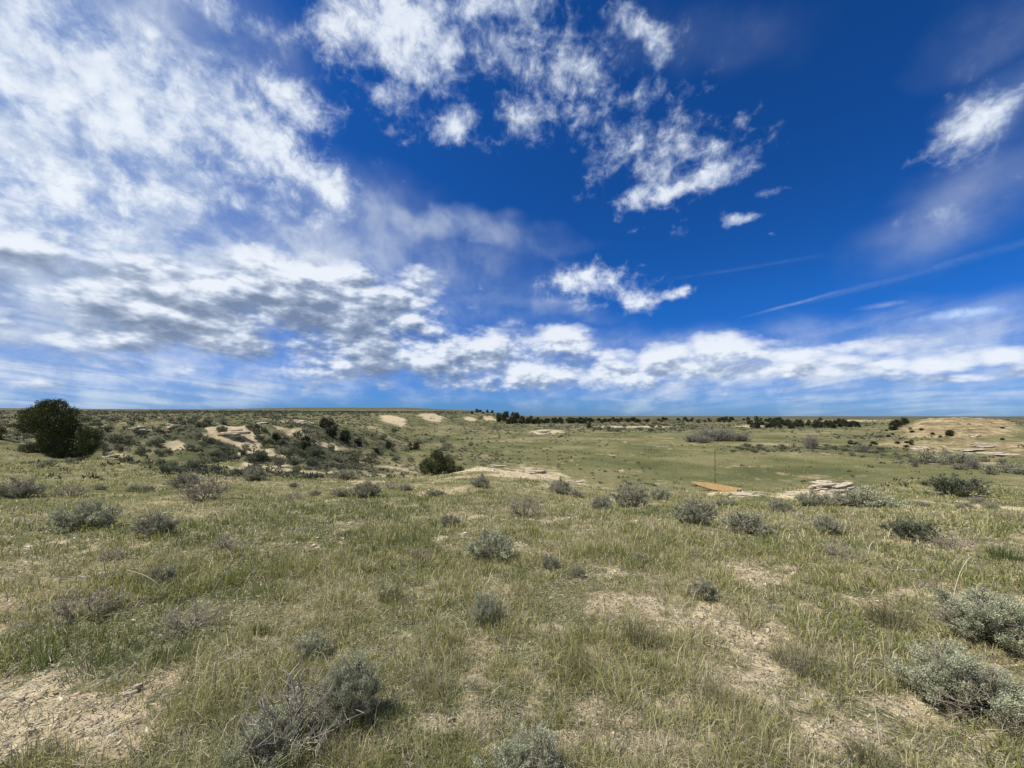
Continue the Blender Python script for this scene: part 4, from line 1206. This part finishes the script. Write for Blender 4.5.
outcrop(833, 492, 50, 15, 40, 'layered pale sandstone outcrop on the knoll edge right of the tan board', 0.6, flat_=0.13)
outcrop(797, 496, 26, 3, 5, 'low pale slabs sloping down left of the layered outcrop')
outcrop(112, 459, 22, 6, 4, 'tan sandstone block beside the foot of the large juniper')
outcrop(140, 430, 20, 5, 6, 'light grey rimrock slab right of the large juniper')
outcrop(108, 428, 20, 3, 4, 'dark low rim rock just behind the large juniper')
outcrop(172, 430, 22, 5, 6, 'brownish rimrock slab on the left bluff rim', name='sandstone_outcrop')
outcrop(234, 436, 34, 7, 9, 'pale crumbling bank of rock in the middle of the bluff')
outcrop(262, 424, 16, 4, 4, 'flat overhanging rimrock slab on top of the bluff')
outcrop(300, 424, 24, 6, 8, 'whitish rock ledge at the right end of the bluff rim')
outcrop(347, 424, 8, 3, 3, 'small pale rock on the far bluff rim')
outcrop(533, 473, 46, 4, 9, 'pale rock ledge right of the small round juniper', 0.35)
outcrop(573, 483, 26, 3, 5, 'pale slabs continuing the ledge toward the centre', 0.4)
outcrop(497, 467, 24, 3, 5, 'pale slabs starting the ledge next to the small round juniper', 0.4)
outcrop(543, 434, 24, 5, 6, 'small pale rock outcrop out on the valley floor', y0=60)
outcrop(745, 496, 44, 2.5, 5, 'whitish flat stones lying in front of the tan board', 0.5)
for px, py, w, lab in ((925, 450, 30, 'white ledge of rock on the left of the terraces below the tan hill'), (965, 452, 36, 'white ledge of rock in the middle of the terraces below the tan hill'), (1002, 455, 40, 'white ledge of rock on the right of the terraces below the tan hill'),
                       (985, 446, 30, 'upper white ledge of rock above the terraces'), (975, 437, 14, 'small pale rock band at the foot of the tan hill')):
    outcrop(px, py, w, 3, 10, lab, 0.8, y0=60)
for px, py, w, h, lab in ((453, 722, 30, 6, 'flat pale flagstone in the grass right of the big foreground sagebrush'), (640, 685, 16, 4, 'small whitish stone on the soil at centre right'), (585, 689, 14, 4, 'small grey stone left of the whitish one'),
                          (135, 693, 22, 6, 'pale slab at the upper edge of the stony lower left patch'), (582, 724, 12, 4, 'small tan stone near the bottom centre'), (30, 735, 18, 4, 'flat tan chip of rock on the stony lower left patch'),
                          (845, 575, 14, 3, 'whitish stone in the right meadow'), (600, 690, 10, 3, 'tiny stone beside the small grey one'), (772, 585, 12, 3, 'small pale stone on the bare strip right of centre'), (20, 700, 16, 4, 'grey chip of rock at the left edge of the stony patch')):
    outcrop(px, py, w, h, 2, lab, 0.8, name='flat_stone', cat='stone', flat_=0.7)

# ------------------------------------------------------------ warped board and post
wm_, N, pb = new_mat('weathered_board', 0.75, 0.25)
tc = N.node('ShaderNodeTexCoord'); Ob = tc.outputs['Object']
mp = N.node('ShaderNodeMapping'); N.set(mp, 0, Ob); mp.inputs[3].default_value = (1.2, 9, 9)
a_ = N.m('ADD', N.m('MULTIPLY', N.noise(mp.outputs[0], 2.0, 6, 0.65), 0.6), N.m('MULTIPLY', N.noise(Ob, 2.2, 5, 0.6), 0.4))
N.set(pb, 'Base Color', cramp(N, a_, [(0.3, (0.24, 0.145, 0.06)), (0.5, (0.37, 0.235, 0.10)), (0.68, (0.46, 0.32, 0.16))]))
b_ = N.node('ShaderNodeBump'); b_.inputs['Strength'].default_value = 0.5; b_.inputs['Distance'].default_value = 0.01
N.set(b_, 'Height', N.noise(mp.outputs[0], 8, 6, 0.7)); N.set(pb, 'Normal', b_.outputs[0])
um_, N, pb = new_mat('underside_painted_shade', 0.9, 0.1)  # shade below the board, put into the dark colour of rim and underside
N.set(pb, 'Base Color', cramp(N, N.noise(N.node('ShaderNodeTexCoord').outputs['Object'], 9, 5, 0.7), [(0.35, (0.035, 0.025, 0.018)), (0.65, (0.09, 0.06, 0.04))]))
X, Y = hit(718, 491); s = Y / F
Lb, Wb = 46 * s, 1.25
nu, nv = 40, 10
g0 = gz(X, Y)
V = []
for side in (1, -1):
    for i in range(nu):
        u = i / (nu - 1) - 0.5
        x = u * Lb
        wf = min(1.0, ((u + 0.5) * 3.2 + 0.06) ** 0.6)               # the left end narrows to a point
        for j in range(nv):
            v = j / (nv - 1) - 0.5
            y = v * Wb * wf
            z = 0.42 + 0.10 * (v + 0.5) * 2 - 0.42 * u + 0.25 * u * u + 0.10 * max(0, -u - 0.3) + 0.05 * math.sin(u * 9 + v * 3) * 0.3
            V.append((x, y, z + side * (0.05 - 0.045 * (u + 0.5)) if side > 0 else z - 0.05 * (1 - 0.5 * u)))
V = np.array(V); T = []
M_ = nu * nv
for i in range(nu - 1):
    for j in range(nv - 1):
        a = i * nv + j
        T += [[a, a + nv, a + nv + 1], [a, a + nv + 1, a + 1], [M_ + a, M_ + a + nv + 1, M_ + a + nv], [M_ + a, M_ + a + 1, M_ + a + nv + 1]]
rim = [(i * nv) for i in range(nu)] + [(nu - 1) * nv + j for j in range(1, nv)] + [i * nv + nv - 1 for i in range(nu - 2, -1, -1)] + [j for j in range(nv - 2, 0, -1)]
for k in range(len(rim)):
    a, b = rim[k], rim[(k + 1) % len(rim)]
    T += [[a, M_ + a, M_ + b], [a, M_ + b, b]]
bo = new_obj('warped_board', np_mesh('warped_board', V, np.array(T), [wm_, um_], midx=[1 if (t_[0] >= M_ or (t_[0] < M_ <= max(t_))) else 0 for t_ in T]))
bo.location = (X, Y, g0 - 0.02); bo.rotation_euler = (R(23), R(5), R(-8))
tagk(bo, None, 'warped orange-tan board on the knoll edge, its left end curled to a point', 'board')
X2, Y2 = hit(715, 484.5)
X2, Y2 = (715 - CX) / F * (Y + 1.0), Y + 1.0
pm_, N, pb = new_mat('rusted_post', 0.8, 0.3)
N.set(pb, 'Base Color', cramp(N, N.noise(N.node('ShaderNodeTexCoord').outputs['Object'], 12, 5, 0.7), [(0.35, (0.03, 0.025, 0.02)), (0.65, (0.08, 0.055, 0.04))]))
pt = thing('metal_post', (X2, Y2, gz(X2, Y2)), 0.3)
tagk(pt, None, 'thin dark steel post standing upright behind the tan board', 'post')
top = (CY - 449) * Y2 / F + EYE - gz(X2, Y2)
bm = bmesh = None
import bmesh


def box_mesh(name, boxes, mat):
    b = bmesh.new()
    for (x, y, z, sx, sy, sz) in boxes:
        r = bmesh.ops.create_cube(b, size=1.0)
        bmesh.ops.scale(b, vec=(sx, sy, sz), verts=r['verts']); bmesh.ops.translate(b, vec=(x, y, z), verts=r['verts'])
    bmesh.ops.bevel(b, geom=b.edges[:], offset=0.002, segments=1, affect='EDGES')
    me = bpy.data.meshes.new(name); b.to_mesh(me); b.free(); me.materials.append(mat); return me


new_obj('shaft', box_mesh('post_shaft', [(0, 0, top / 2 - 0.15, 0.085, 0.012, top + 0.3), (0, 0.024, top / 2 - 0.15, 0.010, 0.040, top + 0.3)], pm_), pt)
new_obj('studs', box_mesh('post_studs', [(0, -0.010, z, 0.030, 0.014, 0.012) for z in np.arange(0.2, top - 0.05, 0.09)], pm_), pt)
new_obj('clip', box_mesh('post_clip', [(0, -0.012, top * 0.27, 0.060, 0.012, 0.06)], pm_), pt)
print('TIME 50_objects', round(time.time() - T00, 1))
